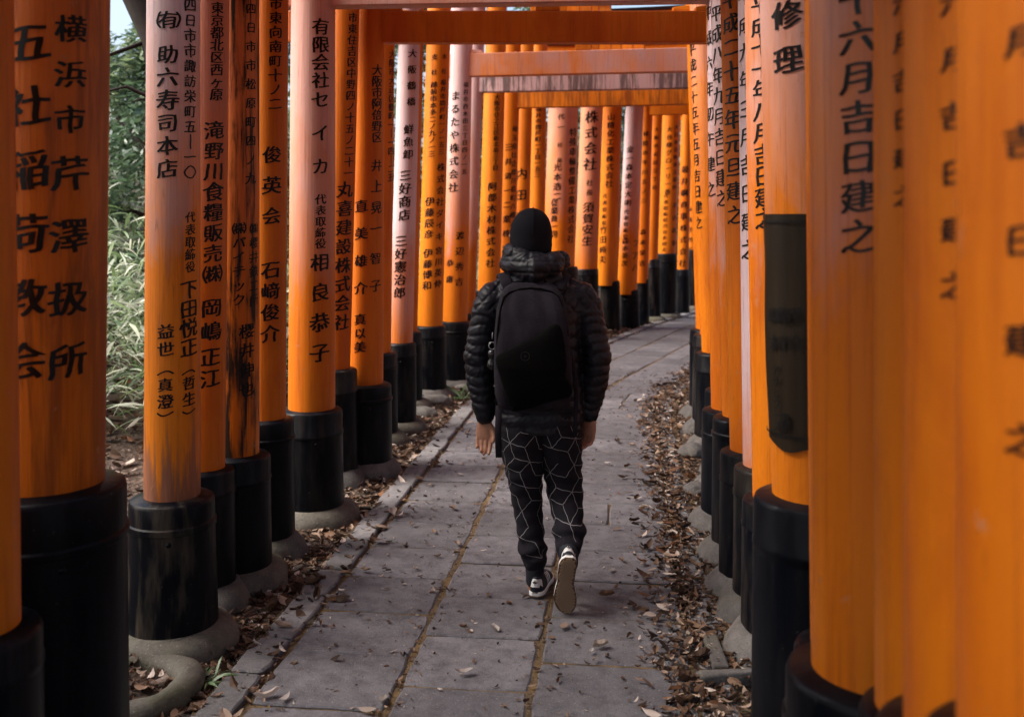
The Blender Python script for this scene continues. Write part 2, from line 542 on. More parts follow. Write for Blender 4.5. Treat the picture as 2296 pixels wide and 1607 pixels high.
def lettering(cols, axis, rad, Y, lift=.0012, split=True):
    """columns of characters brushed on a round pillar. cols: (text, column px, first row px, last row px, size px[, bottom column px])"""
    out = []
    for col in cols:
        VV, FF = [], []
        off = 0
        txt, px, y0, y1, em = col[:5]
        zm = mz((y0 + y1) / 2, Y)
        ax = axis(zm); r = rad(zm)
        fv = math.atan2(-ax, Y)
        best = min((fv + (k / 100 - 1) * 1.35 for k in range(201)), key=lambda f: abs(1148 + F * (ax + r * math.sin(f)) / (Y - r * math.cos(f)) - px))
        yd = Y - r * math.cos(best)
        L = len(txt)
        for i, ch in enumerate(txt):
            if ch == ' ': continue
            yy = y0 if L == 1 else y0 + (y1 - y0) * i / (L - 1)
            V, Fc = glyph(ch)
            if not len(V): continue
            e = em * yd / F * random.uniform(.95, 1.05)
            zc = mz(yy, yd)
            V = V @ np.array(Matrix.Rotation(random.uniform(-.045, .045), 2)) if ch not in '︵︶｜' else V
            sl = V[:, 0] * e * (1.12 if ch not in '︵︶' else 1.0); z = zc + V[:, 1] * e
            rr = rad(zc) + lift + .0003 * (np.arange(len(V)) * 3 // len(V))
            ph = best + sl / rr
            axz = axis(zc) + (axis(zc + 1) - axis(zc)) * (z - zc)
            P = np.stack([axz + rr * np.sin(ph), Y - rr * np.cos(ph), z], 1)
            VV.append(P); FF += [tuple(q + off for q in f) for f in Fc]
            off += len(V)
            if split and em >= 26:                 # characters large enough to tell apart stay single
                out.append((VV.pop(), [tuple(q for q in f) for f in Fc], None)); FF = FF[:-len(Fc)]; off -= len(V)
        if VV: out.append((np.concatenate(VV), FF, 'stuff'))
    return out

# ------------------------------------------------------------------ torii gates
WEAR_SHEEN = dict(fade=0., fade_z=1.6, stain=0., bare=-5., tone=.5)
def wear(o, **kw):
    for k, v in {**WEAR_SHEEN, **kw}.items(): o[k] = float(v)

def footing(kind, cx, cy, r, gate, inv, seed):
    bm = bmesh.new()
    if kind == 'ring':          # cast concrete collar, rounded over
        prof = [(r * .9, -.12), (r + .075, -.12), (r + .088, -.02), (r + .082, .025), (r + .06, .058), (r + .025, .078), (r - .02, .082), (r * .6, .08)]
        lathe(bm, prof, cx, cy, 40, lambda a, z: 1 + .03 * math.sin(2 * a + seed) + .015 * math.sin(5 * a + seed * 2) + (.07 * ns(math.cos(a) * 2 + seed, math.sin(a) * 2, z * 9) + .03 * ns(math.cos(a) * 7, math.sin(a) * 7 + seed, z * 30) if z < .075 else 0))
        m = M_CONC
    else:                       # natural boulder under the post
        prof = []
        R0 = r + .09
        for k in range(9):
            t = k / 8
            prof.append((R0 * (math.cos(t * 1.15) ** .8), -.10 + .20 * math.sin(t * 1.5)))
        lathe(bm, prof, cx, cy, 36, lambda a, z: 1 + .17 * ns(math.cos(a) * 1.3 + seed, math.sin(a) * 1.3, z * 3) + .06 * ns(math.cos(a) * 5, math.sin(a) * 5 + seed, z * 9))
        m = M_ROCK
    o = obj('foundation_stone', bm, m, gate, True, inv)
    return o

def pillar(gate, inv, spec, top_z, seed):
    Y = spec['Y']
    cb, ct, ysl = spec['cb'], spec['ct'], spec['ys']
    zs = mz(ysl, Y)                               # sleeve top
    xb = mx(cb, Y); zt = mz(50, Y); xt = mx(ct, Y)
    k = (xt - xb) / max(zt - zs, .5)
    r0 = spec['r']; r1 = spec.get('r1', r0 * .93)
    axis = lambda z: xb + k * (z - zs)
    rad = lambda z: r0 + (r1 - r0) * min(max((z - zs) / 2.4, 0), 1.05)
    bm = bmesh.new()
    rings = []
    nz = 14
    for i in range(nz + 1):
        z = zs - .06 + (top_z - zs + .06) * i / nz
        rr = rad(z)
        ring = []
        for q in range(44):
            a = 2 * math.pi * q / 44
            e = rr * (1 + .008 * ns(math.cos(a) * 1.2 + seed, math.sin(a) * 1.2, z * .8))
            ring.append((axis(z) + e * math.cos(a), Y + e * math.sin(a), z))
        rings.append(ring)
    loft(bm, rings)
    p = obj('pillar', bm, M_PAINT, gate, True, inv, 50)
    wear(p, **spec.get('wear', {}))
    # black sleeve round the foot
    sr = spec['sr']; sx = xb + spec.get('sdx', 0)
    zb = spec.get('zb', .06)
    bm = bmesh.new()
    h = zs - zb
    lip = min(random.uniform(.085, .15), h * .27); wd_ = random.uniform(.008, .022); out_ = random.uniform(.003, .009)
    flare = spec.get('flare', 1.05)
    prof = [(sr * flare, zb - .04), (sr * (flare - .01), zb + .1 * h), (sr * 1.01, zs - lip - .02), (sr * 1.005, zs - lip - .004), (sr + out_, zs - lip), (sr + out_, zs - lip + wd_),
            (sr + .001, zs - lip + wd_ + .006), (sr, zs - .016), (sr - .004, zs - .005), (sr - .012, zs), (max(r0 - .01, .02), zs + .008)]
    lathe(bm, prof, sx, Y, 44, lambda a, z: 1 + .006 * ns(math.cos(a) * 2 + seed, math.sin(a) * 2, z * 2), cap1=False)
    s = obj('sleeve', bm, M_BLACK, p, True, inv, 38)
    s['grime'] = float(spec.get('grime', random.uniform(.1, .65)))
    bm = bmesh.new()
    fv = math.atan2(-sx, Y) + random.uniform(-.1, .25)
    lathe(bm, [(.010, -.002), (.010, .003), (.006, .008)], 0, 0, 10)
    bmesh.ops.transform(bm, matrix=Matrix.Translation((sx + (sr * 1.012) * math.sin(fv), Y - (sr * 1.012) * math.cos(fv), zs - lip - .03)) @ Matrix.Rotation(fv, 4, 'Z') @ Matrix.Rotation(R(90), 4, 'X'), verts=bm.verts)
    obj('bolt', bm, M_BLACK, s.parent, True, inv)['grime'] = .2
    if spec.get('foot'): footing(spec['foot'], sx, Y, sr * flare, gate, inv, seed)
    if spec.get('T'):
        r = lettering(spec['T'], axis, rad, Y)
        if r:
            for V_, F_, kd in r:
                nm = 'lettering' if kd else 'character'
                me = tri_mesh(nm, V_.tolist(), F_); me.transform(inv)
                tag(link(nm, me, M_INK, p), kind=kd)
    if spec.get('plaque'):
        z0, z1 = mz(990, Y), mz(480, Y)
        bm = bmesh.new()
        r_ = lambda z: rad(z) + .006
        outer, inner = [], []
        fv = math.atan2(-axis(z0), Y)
        for i in range(25):
            z = z0 + (z1 - z0) * i / 24
            wv = .05 * ns(z * 4, 3, 1)
            ro, ri = [], []
            for q in range(31):
                f = fv - 1.75 + wv + 3.3 * q / 30
                zz = z + (.012 * math.sin(q * .45) if i in (0,) else 0)
                b_ = .004 * ns(f * 2, z * 5, 0)
                ro.append((axis(z) + (r_(z) + b_) * math.sin(f), Y - (r_(z) + b_) * math.cos(f), zz))
                ri.append((axis(z) + (rad(z) - .002) * math.sin(f), Y - (rad(z) - .002) * math.cos(f), zz))
            outer.append(ro); inner.append(ri)
        rings = [o_ + list(reversed(i_)) for o_, i_ in zip(outer, inner)]
        loft(bm, rings)
        pl = obj('plaque', bm, M_PLAQUE, p, True, inv, 50)
        bm = bmesh.new()
        for zc in (z1 - .022, z0 + .035):
            rr = [[], []]
            for q in range(31):
                f = fv - 1.70 + 3.2 * q / 30
                for t, dz in ((0, -.003), (1, .003)):
                    rr[t].append((axis(zc) + (r_(zc) + .005) * math.sin(f), Y - (r_(zc) + .005) * math.cos(f), zc + dz))
            loft(bm, rr, False, False, closed=False)
        obj('plaque_line', bm, M_INK_FAINT, p, True, inv)
        cols = [('甲介', 1783, 705, 768, 36), ('亀子', 1757, 705, 768, 36), ('原末', 1735, 706, 768, 36), ('アサヒフーズ', 1742, 830, 955, 26), ('章弥', 1761, 938, 957, 30)]
        r = lettering(cols, axis, lambda z: rad(z) + .0115, Y, split=False)
        for V_, F_, kd in r:
            me = tri_mesh('plaque_lettering', V_.tolist(), F_); me.transform(inv)
            tag(link('plaque_lettering', me, M_INK_FAINT, p), kind=kd)
    return axis, rad

def make_plaque_mat():
    m, n, l, b = mat('dark_bronze_plaque')
    v = coords(n, l, (28, 28, 1.2)); a = noise_(n, l, v, 1.3, 4, .6); c = noise_(n, l, coords(n, l, (2, 2, 2)), 2, 4)
    col = mix(n, l, ramp(n, l, a, [(.35, 0), (.7, 1)]), (.008, .0055, .003), (.034, .019, .007))
    col = mix(n, l, c, col, (.018, .013, .008))
    l.new(col, b.inputs['Base Color']); b.inputs['Roughness'].default_value = .5
    b.inputs['Specular IOR Level'].default_value = .2
    return m
M_PLAQUE = make_plaque_mat()

GATES = []
def gate(label, L, Rr, nz, nh=.21, group='vermilion torii gates in a row along the stone path', top_wear_sheen=None, ext=.32):
    """nz: underside of the tie beam; nh its height"""
    lx, rx = mx(L['cb'], L['Y']), mx(Rr['cb'], Rr['Y'])
    mid = ((lx + rx) / 2, (L['Y'] + Rr['Y']) / 2, 0)
    rot = math.atan2(Rr['Y'] - L['Y'], rx - lx)
    g = empty('torii_gate', mid, rot, label, 'torii gate', group)
    M = Matrix.Translation(mid) @ Matrix.Rotation(rot, 4, 'Z')
    inv = M.inverted()
    seed = len(GATES) * 3.7
    gap = .74 if 9 < L['Y'] < 11.3 else .62 if 11.3 < L['Y'] < 13.2 else .30
    zsh = nz + nh + gap                                # underside of the lower lintel
    aL, rL = pillar(g, inv, L, zsh, seed + .5)
    aR, rR = pillar(g, inv, Rr, zsh, seed + 1.9)
    I4 = Matrix.Identity(4)
    # everything above is built in the gate's own frame
    zc = nz + nh / 2
    pl = inv @ Vector((aL(zc), L['Y'], zc)); pr = inv @ Vector((aR(zc), Rr['Y'], zc))
    tw = top_wear_sheen or {}
    x0, x1 = pl.x - ext, pr.x + .32
    bm = bmesh.new(); box(bm, ((x0 + x1) / 2, 0, zc), (x1 - x0, .10, nh), 0, .008)
    wear(obj('tie_beam', bm, M_PAINT, g, False), **{'fade_z': 2.4, **tw})
    for s, p_, r_ in ((1, pl, rL(zc)), (-1, pr, rR(zc))):
        bm = bmesh.new()
        box(bm, (p_.x + s * (r_ + .055), 0, nz + nh + .021), (.13, .085, .04), 0, .004)
        for v in bm.verts:                             # the wedge thins away from the pillar
            if v.co.z > nz + nh + .02: v.co.z += -s * (v.co.x - p_.x) * .12 + .012
        wear(obj('wedge', bm, M_PAINT, g, False), tone=.7, **{k: v for k, v in tw.items() if k != 'tone'})
    xm = (pl.x + pr.x) / 2
    bm = bmesh.new(); box(bm, (xm, 0, nz + nh + gap / 2), (.16, .09, gap - .002), 0, .006)
    wear(obj('strut', bm, M_PAINT, g, False), tone=.6)
    def lintel(name, z, hgt, dep, over, m, sag):
        bm = bmesh.new()
        rings = []
        xa, xb_ = pl.x - over, pr.x + over
        for i in range(17):
            t = i / 16
            x = xa + (xb_ - xa) * t
            up = sag * abs(2 * t - 1) ** 2.2
            rings.append([(x, -dep / 2, z + up), (x, dep / 2, z + up), (x, dep / 2 + .012, z + hgt + up), (x, -dep / 2 - .012, z + hgt + up)])
        loft(bm, rings)
        o = obj(name, bm, m, g, False)
        wear(o, tone=.45)
        return o
    lintel('lower_lintel', zsh, .13, .15, .45, M_PAINT, .05)
    lintel('upper_lintel', zsh + .132, .13, .18, .55, M_PAINT, .06)
    lintel('roof_cap', zsh + .264, .035, .24, .60, M_ROOF, .062)
    GATES.append(g)
    return g

def P(Y, cb, ys, ct, r, sr, **kw): return dict(Y=Y, cb=cb, ys=ys, ct=ct, r=r, sr=sr, **kw)
def at(Y, X, ys, lean, r, sr, **kw):
    px = 1148 + X * F / Y
    return P(Y, px, ys, px + lean, r, sr, **kw)
DK = dict(tone=.25)
D = dict
gates_in = [
 # --- gates beside the camera: only the right pillars are in the picture
 ('nearest torii gate, its blurred right pillar filling the picture edge', at(1.2, -1.42, 1300, 10, .12, .17), P(1.05, 2415, 1700, 2410, .12, .16, wear=D(tone=.45), T=[('月吉日建之', 2292, 90, 985, 80)]), 2.75, {}),
 ('second nearest torii gate, right pillar blurred with 月吉日建之 in black', at(1.45, -1.40, 1300, 10, .12, .17), P(1.3, 2240, 1660, 2236, .12, .16, wear=D(tone=.5), T=[('六月吉日建之', 2140, 5, 640, 62)]), 2.78, {}),
 ('torii gate whose narrow right pillar shows sliced characters, beside two blurrier pillars', at(1.66, -1.38, 1300, 10, .12, .17), P(1.6, 2119, 1598, 2112, .11, .135, wear=D(tone=.55), T=[('年六月吉日建之', 2027, -80, 440, 52)]), 2.80, {}),
 ('torii gate with right pillar inscribed 六月吉日建之 and a low black sleeve', at(1.9, -1.36, 1300, 10, .12, .17), P(2.0, 1966, 1505, 1955, .13, .182, wear=D(tone=.5, fade=.5, fade_z=1.9), foot='rock', T=[('十六月吉日建之', 1924, -5, 530, 80)]), 2.82, {}),
 ('torii gate with left pillar cut by the left picture edge, low sleeve below', P(2.2, -73, 1410, -85, .11, .156, wear=D(tone=.3), foot='ring'), P(2.4, 1921, 1450, 1904, .11, .15, wear=D(tone=.7), foot='rock'), 2.84, {}),
 ('torii gate with thick left pillar lettered 五社稲荷教会 and plaque on the right pillar',
  P(2.66, 103, 1086, 116, .150, .207, r1=.148, wear=D(tone=.45, fade=.12, fade_z=1.9, stain=.4), foot='ring', grime=.1,
    T=[('五社稲荷教会', 57, 95, 810, 92), ('横浜市', 160, 65, 268, 66), ('芹澤扱所', 156, 388, 808, 84)]),
  P(2.9, 1828, 1112, 1797, .125, .180, wear=D(tone=.75, fade=.8, fade_z=1.7), foot='rock', grime=.1, plaque=True, T=[('修理', 1763, 33, 134, 66)]), 2.86, {}),
 ('torii gate with pale topped left pillar and wood bared brown at its foot',
  P(3.85, 386, 1112, 389, .108, .163, wear=D(tone=.8, fade=.95, fade_z=1.75, bare=.80, stain=.15), foot='ring', grime=1.0, flare=1.09,
    T=[('（', 357, 45, 45, 38), ('有', 377, 45, 45, 40), ('）', 399, 45, 45, 38), ('助六寿司本店', 375, 122, 378, 46), ('益世', 371, 743, 783, 37), ('︵', 370, 836, 836, 36), ('真澄', 370, 863, 900, 33), ('︶', 370, 928, 928, 36),
       ('四日市市諏訪栄町五｜一〇', 427, 12, 386, 31), ('代表取締役', 427, 487, 598, 27), ('下田悦正', 425, 648, 778, 44), ('︵', 424, 834, 834, 34), ('哲生', 424, 858, 894, 32), ('︶', 424, 922, 922, 34)]),
  P(3.8, 1752, 1118, 1731, .11, .15, wear=D(tone=.72, fade=1., fade_z=2.1), foot='rock', grime=.5, T=[('平成十一年八月吉日建之', 1711, 8, 490, 50)]), 2.86, {}),
 ('torii gate with left pillar lettered 東京都北区西ヶ原, dull brick red paint',
  P(4.25, 458, 1050, 470, .088, .131, wear=D(tone=.15, fade=.3, fade_z=1.9), foot='rock', grime=.25,
    T=[('東京都北区西ヶ原', 487, 18, 212, 29), ('滝野川食糧販売㈱', 480, 292, 614, 44), ('岡嶋', 475, 690, 742, 44), ('正江', 472, 800, 848, 44)]),
  P(4.13, 1718, 1045, 1704, .097, .135, wear=D(tone=.5, fade=1., fade_z=.6), foot='rock', grime=.5, T=[('平成九年三月吉日建之', 1674, -10, 560, 46)]), 2.87, {}),
 ('torii gate with black stained left pillar beside red and orange neighbours',
  P(4.5, 532, 1018, 535, .0995, .151, wear=D(tone=.4, stain=1., fade=.1), foot='ring', grime=.15,
    T=[('㈱パイテック', 536, 512, 672, 28), ('㈱櫻井鉄工所', 570, 512, 672, 27), ('櫻井伸也', 554, 742, 872, 36), ('四日市市松原町四ノ九', 563, 20, 400, 27)]),
  P(4.37, 1687, 1010, 1664, .10, .143, wear=D(tone=.42), foot='rock', grime=.3, T=[('平成二十五年元旦建之', 1642, -2, 482, 46)]), 2.88, {}),
 ('torii gate with left pillar 俊英会, between black stained and pale mauve pillars',
  P(4.9, 598, 938, 606, .095, .135, wear=D(tone=.3), foot='rock', grime=.15,
    T=[('市東向南町十ノ二', 618, 8, 233, 29), ('俊英会', 610, 347, 484, 42), ('石﨑俊介', 607, 605, 748, 42)]),
  P(4.8, 1666, 934, 1638, .10, .148, wear=D(tone=.4, fade=1., fade_z=1.6), foot='rock', T=[('平成八年九月吉日建之', 1612, 30, 445, 40)]), 2.90, {}),
 ('torii gate with mauve weathered left pillar 有限会社 and pinkish beam at the top edge',
  P(5.45, 699, 916, 702, .131, .171, wear=D(tone=.48, fade=.55, fade_z=1.4), foot='ring', grime=.25,
    T=[('有限会社', 720, 60, 180, 40), ('セイカ', 719, 223, 373, 40), ('代表取締役', 719, 447, 546, 24), ('相良恭子', 718, 588, 790, 44)]),
  P(5.3, 1636, 917, 1624, .10, .149, wear=D(tone=.3, fade=1., fade_z=1.8), foot='rock', T=[('平成六年初午建之', 1591, 30, 425, 34)]), 2.863, dict(fade=.6, fade_z=2.2, tone=.4)),
 ('torii gate with dark narrow left pillar behind the mauve one, 丸喜建設株式会社',
  P(6.2, 750, 826, 772, .10, .143, wear=D(tone=.12), foot='rock', T=[('市東住吉区中野四ノ十五ノ二十一', 787, 40, 388, 24, ), ('丸喜建設株式会社', 771, 425, 722, 38)]),
  P(6.0, 1630, 872, 1618, .10, .135, wear=D(tone=.4), foot='rock'), 3.05, {}),
 ('torii gate with broad orange beam right across, left pillar 井上晃一智子',
  P(6.45, 819, 860, 825, .119, .172, wear=D(tone=.35), foot='rock', grime=.2,
    T=[('大阪市阿倍野区', 846, 157, 308, 26), ('井上晃一', 845, 371, 512, 29), ('智子', 843, 579, 640, 29), ('直美雄介', 809, 462, 646, 29), ('真以美', 807, 716, 778, 26)]),
  P(6.45, 1642, 850, 1630, .10, .14, wear=D(tone=.4), foot='rock'), 2.845, dict(tone=.12)),
 ('torii gate with thin left pillar 大阪市大正区鶴町 next to a greyish mauve one',
  P(7.3, 847, 790, 858, .10, .145, wear=D(tone=.45), foot='ring', T=[('大阪市大正区鶴町一｜一四｜二五', 878, 122, 398, 20)]),
  P(7.15, 1608, 790, 1577, .112, .160, wear=D(tone=.85, fade=.25, fade_z=2.2), foot='rock', T=[('平成二十五年五月吉日建之', 1558, 112, 500, 30)]), 3.0, {}),
 ('torii gate with greyish mauve left pillar lettered 三好商店',
  P(7.7, 899, 768, 919, .094, .119, wear=D(tone=.4, fade=.95, fade_z=.9), foot='ring', grime=.4,
    T=[('大阪鶴橋', 924, 120, 228, 20), ('鮮魚卸', 916, 290, 346, 22), ('三好商店', 908, 393, 482, 27), ('三好憲治郎', 897, 540, 656, 27)]),
  P(7.7, 1601, 750, 1576, .11, .165, wear=D(tone=.7), foot='rock'), 3.08, {}),
 ('torii gate with barely visible left pillar behind the 三好商店 pillar',
  P(8.6, 914, 743, 930, .087, .127, wear=D(tone=.5), foot='ring'), P(8.3, 1592, 738, 1568, .12, .17, wear=D(tone=.75), foot='rock'), 3.25, {}),
 ('torii gate with bright orange left pillar of two address columns, 伊藤博和',
  P(9.15, 964, 730, 984, .120, .153, wear=D(tone=.85), foot='rock',
    T=[('本社', 996, 127, 160, 13), ('福井市問屋町一ノ一五三', 992, 185, 340, 14), ('株式会社ダイキ', 987, 375, 530, 19), ('宮川英伸', 983, 562, 636, 18),
       ('支社', 974, 128, 162, 14), ('越前市本多二ノ九ノ一三', 970, 190, 345, 15), ('伊藤辰彦', 962, 452, 525, 21), ('伊藤博和', 958, 568, 640, 21)]),
  at(8.8, 1.85, 720, -14, .11, .15, foot='rock'), 3.34, {}),
 ('torii gate with pale left pillar まるたや and wide pinkish beam carrying a wedge',
  P(9.7, 1019, 720, 1036, .130, .165, r1=.112, wear=D(tone=.62, fade=.85, fade_z=1.9), foot='rock',
    T=[('福井市西木田三丁目四ノ一五', 1043, 190, 385, 13), ('まるたや株式会社', 1018, 215, 420, 22), ('渡辺秀吉', 1031, 528, 632, 19), ('恭庸', 1008, 590, 626, 17)]),
  at(9.3, 1.97, 720, -14, .11, .15, foot='rock'), 3.093, dict(fade=.6, fade_z=3.0, tone=.8)),
 ('torii gate with pinkish plain left pillar and pale beam streaked with dark drips',
  P(10.3, 1046, 702, 1069, .094, .125, wear=D(tone=.3, fade=.7, fade_z=1.4, bare=.75), foot='rock'), at(9.9, 2.1, 700, -12, .11, .15, foot='rock'), 3.014, dict(fade=.8, fade_z=1.2, tone=.4, stain=.75)),
 ('torii gate with left pillar 阿部木材株式会社 left of the walker\'s head',
  P(11.0, 1096, 652, 1113, .127, .165, wear=D(tone=.85), T=[('大阪市住之江区新北島三丁目', 1113, 218, 376, 13), ('阿部木材株式会社', 1102, 418, 590, 20)]), at(10.6, 2.3, 690, -12, .11, .15), 3.12, {}),
 ('torii gate with orange dirty-edged beam, left pillar just left of the beanie',
  P(11.7, 1132, 650, 1149, .119, .155, wear=D(tone=.6), T=[('三井清一二業株式会社', 1137, 330, 620, 17), ('埼玉県比企郡川島町八幡六ノ', 1152, 290, 520, 15)]), at(11.2, 2.5, 690, -12, .12, .15), 3.006, dict(tone=.55, stain=.45)),
 ('torii gate with left pillar 内田 rising directly above the beanie',
  P(12.4, 1165, 640, 1181, .108, .15, wear=D(tone=.5), T=[('内田吉', 1168, 390, 484, 26)]), at(11.8, 2.75, 690, -12, .12, .15), 3.14, {}),
 ('torii gate with slim left pillar 問屋町一丁目 above the beanie, right of 内田',
  P(13.0, 1201, 620, 1211, .114, .15, wear=D(tone=.62), T=[('福井市問屋町一丁目一五三', 1206, 245, 392, 13)]), at(12.3, 3.0, 690, -12, .12, .16), 3.2, {}),
 ('torii gate with thick left pillar 特殊車輛整備工業株式会社 right of the beanie',
  P(13.5, 1253, 597, 1269, .222, .265, sdx=.0, wear=D(tone=.8, fade=.35, fade_z=2.1), T=[('代一', 1258, 262, 285, 14), ('社長', 1255, 325, 360, 11), ('光本浩二', 1249, 375, 440, 19), ('従業員一同', 1242, 455, 525, 17), ('特殊車輛整備工業株式会社', 1283, 297, 535, 20)]), at(12.8, 3.3, 690, -10, .15, .2), 3.27, {}),
 ('torii gate with pinkish orange left pillar 須賀安生',
  P(14.2, 1314, 602, 1334, .170, .182, zb=.02, wear=D(tone=.65, fade=.25, fade_z=1.4), T=[('株式会社', 1325, 262, 368, 29), ('社長', 1322, 410, 432, 14), ('須賀安生', 1318, 465, 540, 24)]), at(13.4, 3.65, 690, -10, .15, .2), 3.34, {}),
 ('torii gate with left pillar 竹田純夫, column of small script above',
  P(14.6, 1362, 630, 1379, .155, .146, sdx=.04, zb=.02, wear=D(tone=.75), T=[('山精化工業株式会社', 1368, 262, 412, 17), ('代表取締役', 1355, 440, 500, 11), ('竹田純夫', 1351, 515, 582, 18), ('山市小菱質一ノ一ノ八二', 1395, 260, 375, 11)]), at(13.8, 3.9, 690, -10, .15, .2), 3.36, {}),
 ('torii gate with white weathered left pillar beside the green gap, far down the path',
  P(14.9, 1406, 650, 1431, .150, .143, sdx=.045, zb=.02, wear=D(tone=.7, fade=.9, fade_z=1.5), T=[('金一森本定大明', 1410, 335, 455, 16), ('代表取締役', 1403, 475, 530, 11), ('森本英次', 1401, 540, 590, 15), ('フアハ', 1425, 545, 600, 18)]), at(14.0, 4.1, 690, -10, .15, .2), 3.4, {}),
 ('torii gate with slim dark left pillar, far down, short brown sleeve',
  P(15.3, 1438, 625, 1455, .11, .10, sdx=.02, zb=.02, wear=D(tone=.5), T=[('城陽市平川五ノ三', 1446, 300, 450, 12), ('森本栄吉', 1441, 520, 590, 13)]), at(14.4, 4.4, 690, -10, .15, .2), 3.3, dict(tone=.9)),
 ('torii gate far down with plain left pillar on a tall slim sleeve',
  P(15.9, 1460, 581, 1479, .11, .125, sdx=.03, zb=.02, wear=D(tone=.55), foot='ring', T=[('大阪市北区三丁目', 1470, 290, 420, 10)]), at(15.0, 4.75, 690, -10, .15, .2), 3.45, {}),
 ('torii gate far down with fat black sleeve on a whitish round footing',
  P(16.4, 1494, 568, 1512, .165, .182, zb=.14, wear=D(tone=.9), foot='ring', flare=.95, T=[('大谷様グローリー香', 1499, 290, 430, 13), ('代表取締役渋谷多知夫', 1491, 440, 560, 10), ('大日本自動車工業所', 1515, 285, 420, 11), ('渋谷商事', 1512, 460, 545, 13)]), at(15.6, 5.2, 690, -10, .15, .2), 3.5, {}),
 ('torii gate far down with slim left pillar 株式会社 near the right row',
  P(17.1, 1531, 604, 1545, .10, .115, zb=.02, wear=D(tone=.6), T=[('最井鋼商事株式会社', 1533, 380, 590, 17)]), at(16.2, 5.6, 690, -10, .15, .2), 3.5, {}),
 ('torii gate far down the bend, mostly hidden by the right row',
  P(17.9, 1553, 560, 1565, .12, .15, zb=.1, wear=D(tone=.6), foot='ring', T=[('大阪市西区', 1548, 470, 560, 12)]), at(17.0, 6.1, 690, -10, .15, .2), 3.5, {}),
]
for k, (label, L, Rt, nz, tw) in enumerate(gates_in):
    nh = .23 if 'wedge' in label else .20 if 'drips' in label else .21
    gate(label, L, Rt, nz, nh, top_wear_sheen=tw, ext=.52 if 'broad orange beam' in label else .32)
bpy.data.objects.remove(_gobj)

# ------------------------------------------------------------------ concrete ring left over from a removed gate, loose stones, blocks
bm = bmesh.new()
cx, cy = mx(296, 3.43), 3.43
ringpts = []
for a in range(48):
    t = 2 * math.pi * a / 48
    q = []
    for b in range(14):
        u = 2 * math.pi * b / 14
        rr = .185 + .052 * math.cos(u) * (1 + .05 * math.sin(3 * t)) + .014 * ns(math.cos(t) * 2.2, math.sin(t) * 2.2, u * .8) + .005 * ns(math.cos(t) * 8, math.sin(t) * 8, u * 2)
        q.append((cx + rr * math.cos(t) * 1.02, cy + rr * math.sin(t), .008 + .052 * math.sin(u) + .006 * math.sin(2 * t + 1)))
    ringpts.append(q)
ringpts.append(ringpts[0])
loft(bm, ringpts, False, False)
bmesh.ops.remove_doubles(bm, verts=bm.verts, dist=.0005)
tag(obj('footing_ring', bm, M_CONC), 'empty grey concrete ring lying in the leaf litter beside the large left sleeve', 'footing ring')

def rock(x, y, sx, sy, sz, label, seed):
    bm = bmesh.new()
    bmesh.ops.create_icosphere(bm, subdivisions=4, radius=1)
    for v in bm.verts:
        p = v.co.normalized()
        d = 1 + .16 * noise.noise(p * 1.3 + Vector((seed, 0, 0))) + .05 * noise.noise(p * 4 + Vector((0, seed, 0)))
        v.co = Vector((p.x * sx * d + x, p.y * sy * d + y, p.z * sz * d + .01))
    tag(obj('stone', bm, M_ROCK), label, 'stone')
rock(mx(950, 8.4), 8.25, .13, .11, .075, 'pale rounded stone at the kerb beside the dark narrow sleeves on the left', 2)
rock(mx(982, 9.2), 8.85, .16, .10, .06, 'flat greenish stone before the 伊藤 pillar sleeve', 5)
rock(mx(1050, 9.9), 9.5, .14, .12, .05, 'low pale stone by the walker\'s left elbow, near the green sprout', 8)
rock(mx(1545, 7.0), 6.9, .10, .10, .07, 'whitish stone in the litter along the right row, far end', 11)
rock(mx(1558, 6.0), 5.95, .08, .08, .055, 'small grey stone in the litter along the right row, nearer one', 14)
def block(x, y, sx, sy, sz, rz, label, seed):
    bm = bmesh.new()
    box(bm, (x, y, sz / 2 - .02), (sx, sy, sz), rz, .008, .006)
    tag(obj('stone_block', bm, M_ROCK, None, False), label, 'stone block')
block(mx(1640, 3.55), 3.52, .25, .05, .06, .12, 'dark flat stone strip lying crosswise in the litter near the right boulders', 1)
block(mx(1600, 3.75), 3.72, .06, .28, .05, -.05, 'narrow stone strip lying lengthwise in the litter near the right boulders', 2)

# ------------------------------------------------------------------ leaf litter
LEAF_COL = np.array([(.040, .022, .014), (.070, .038, .024), (.11, .060, .036), (.17, .10, .062), (.30, .21, .155), (.44, .36, .31), (.16, .072, .035), (.024, .016, .013)])
LEAF_W = np.array([.15, .2, .19, .15, .12, .08, .05, .06])
def leaf_shape(L, W, fold, curl):
    """a folded, curled dry leaf: a midrib and two edges"""
    xs = [-.5, -.32, -.08, .18, .36, .52]
    wd = [0, .30, .47, .40, .20, 0]
    vs = []
    for k, (x, q) in enumerate(zip(xs, wd)):
        z0 = curl * (x * x) * L
        vs.append((x * L, .05 * W * math.sin(6 * x), z0 - fold * W * .3))
        if q: vs.append((x * L, q * W, z0 + fold * W * .35)); vs.append((x * L - .02 * L, -q * W * .92, z0 + fold * W * .30))
    fs = [(0, 1, 2), (0, 3, 1)]
    for a in (1, 4, 7): fs += [(a, a + 3, a + 4, a + 1), (a, a + 2, a + 5, a + 3)]
    fs += [(10, 13, 11), (10, 12, 13)]
    return np.array(vs), fs
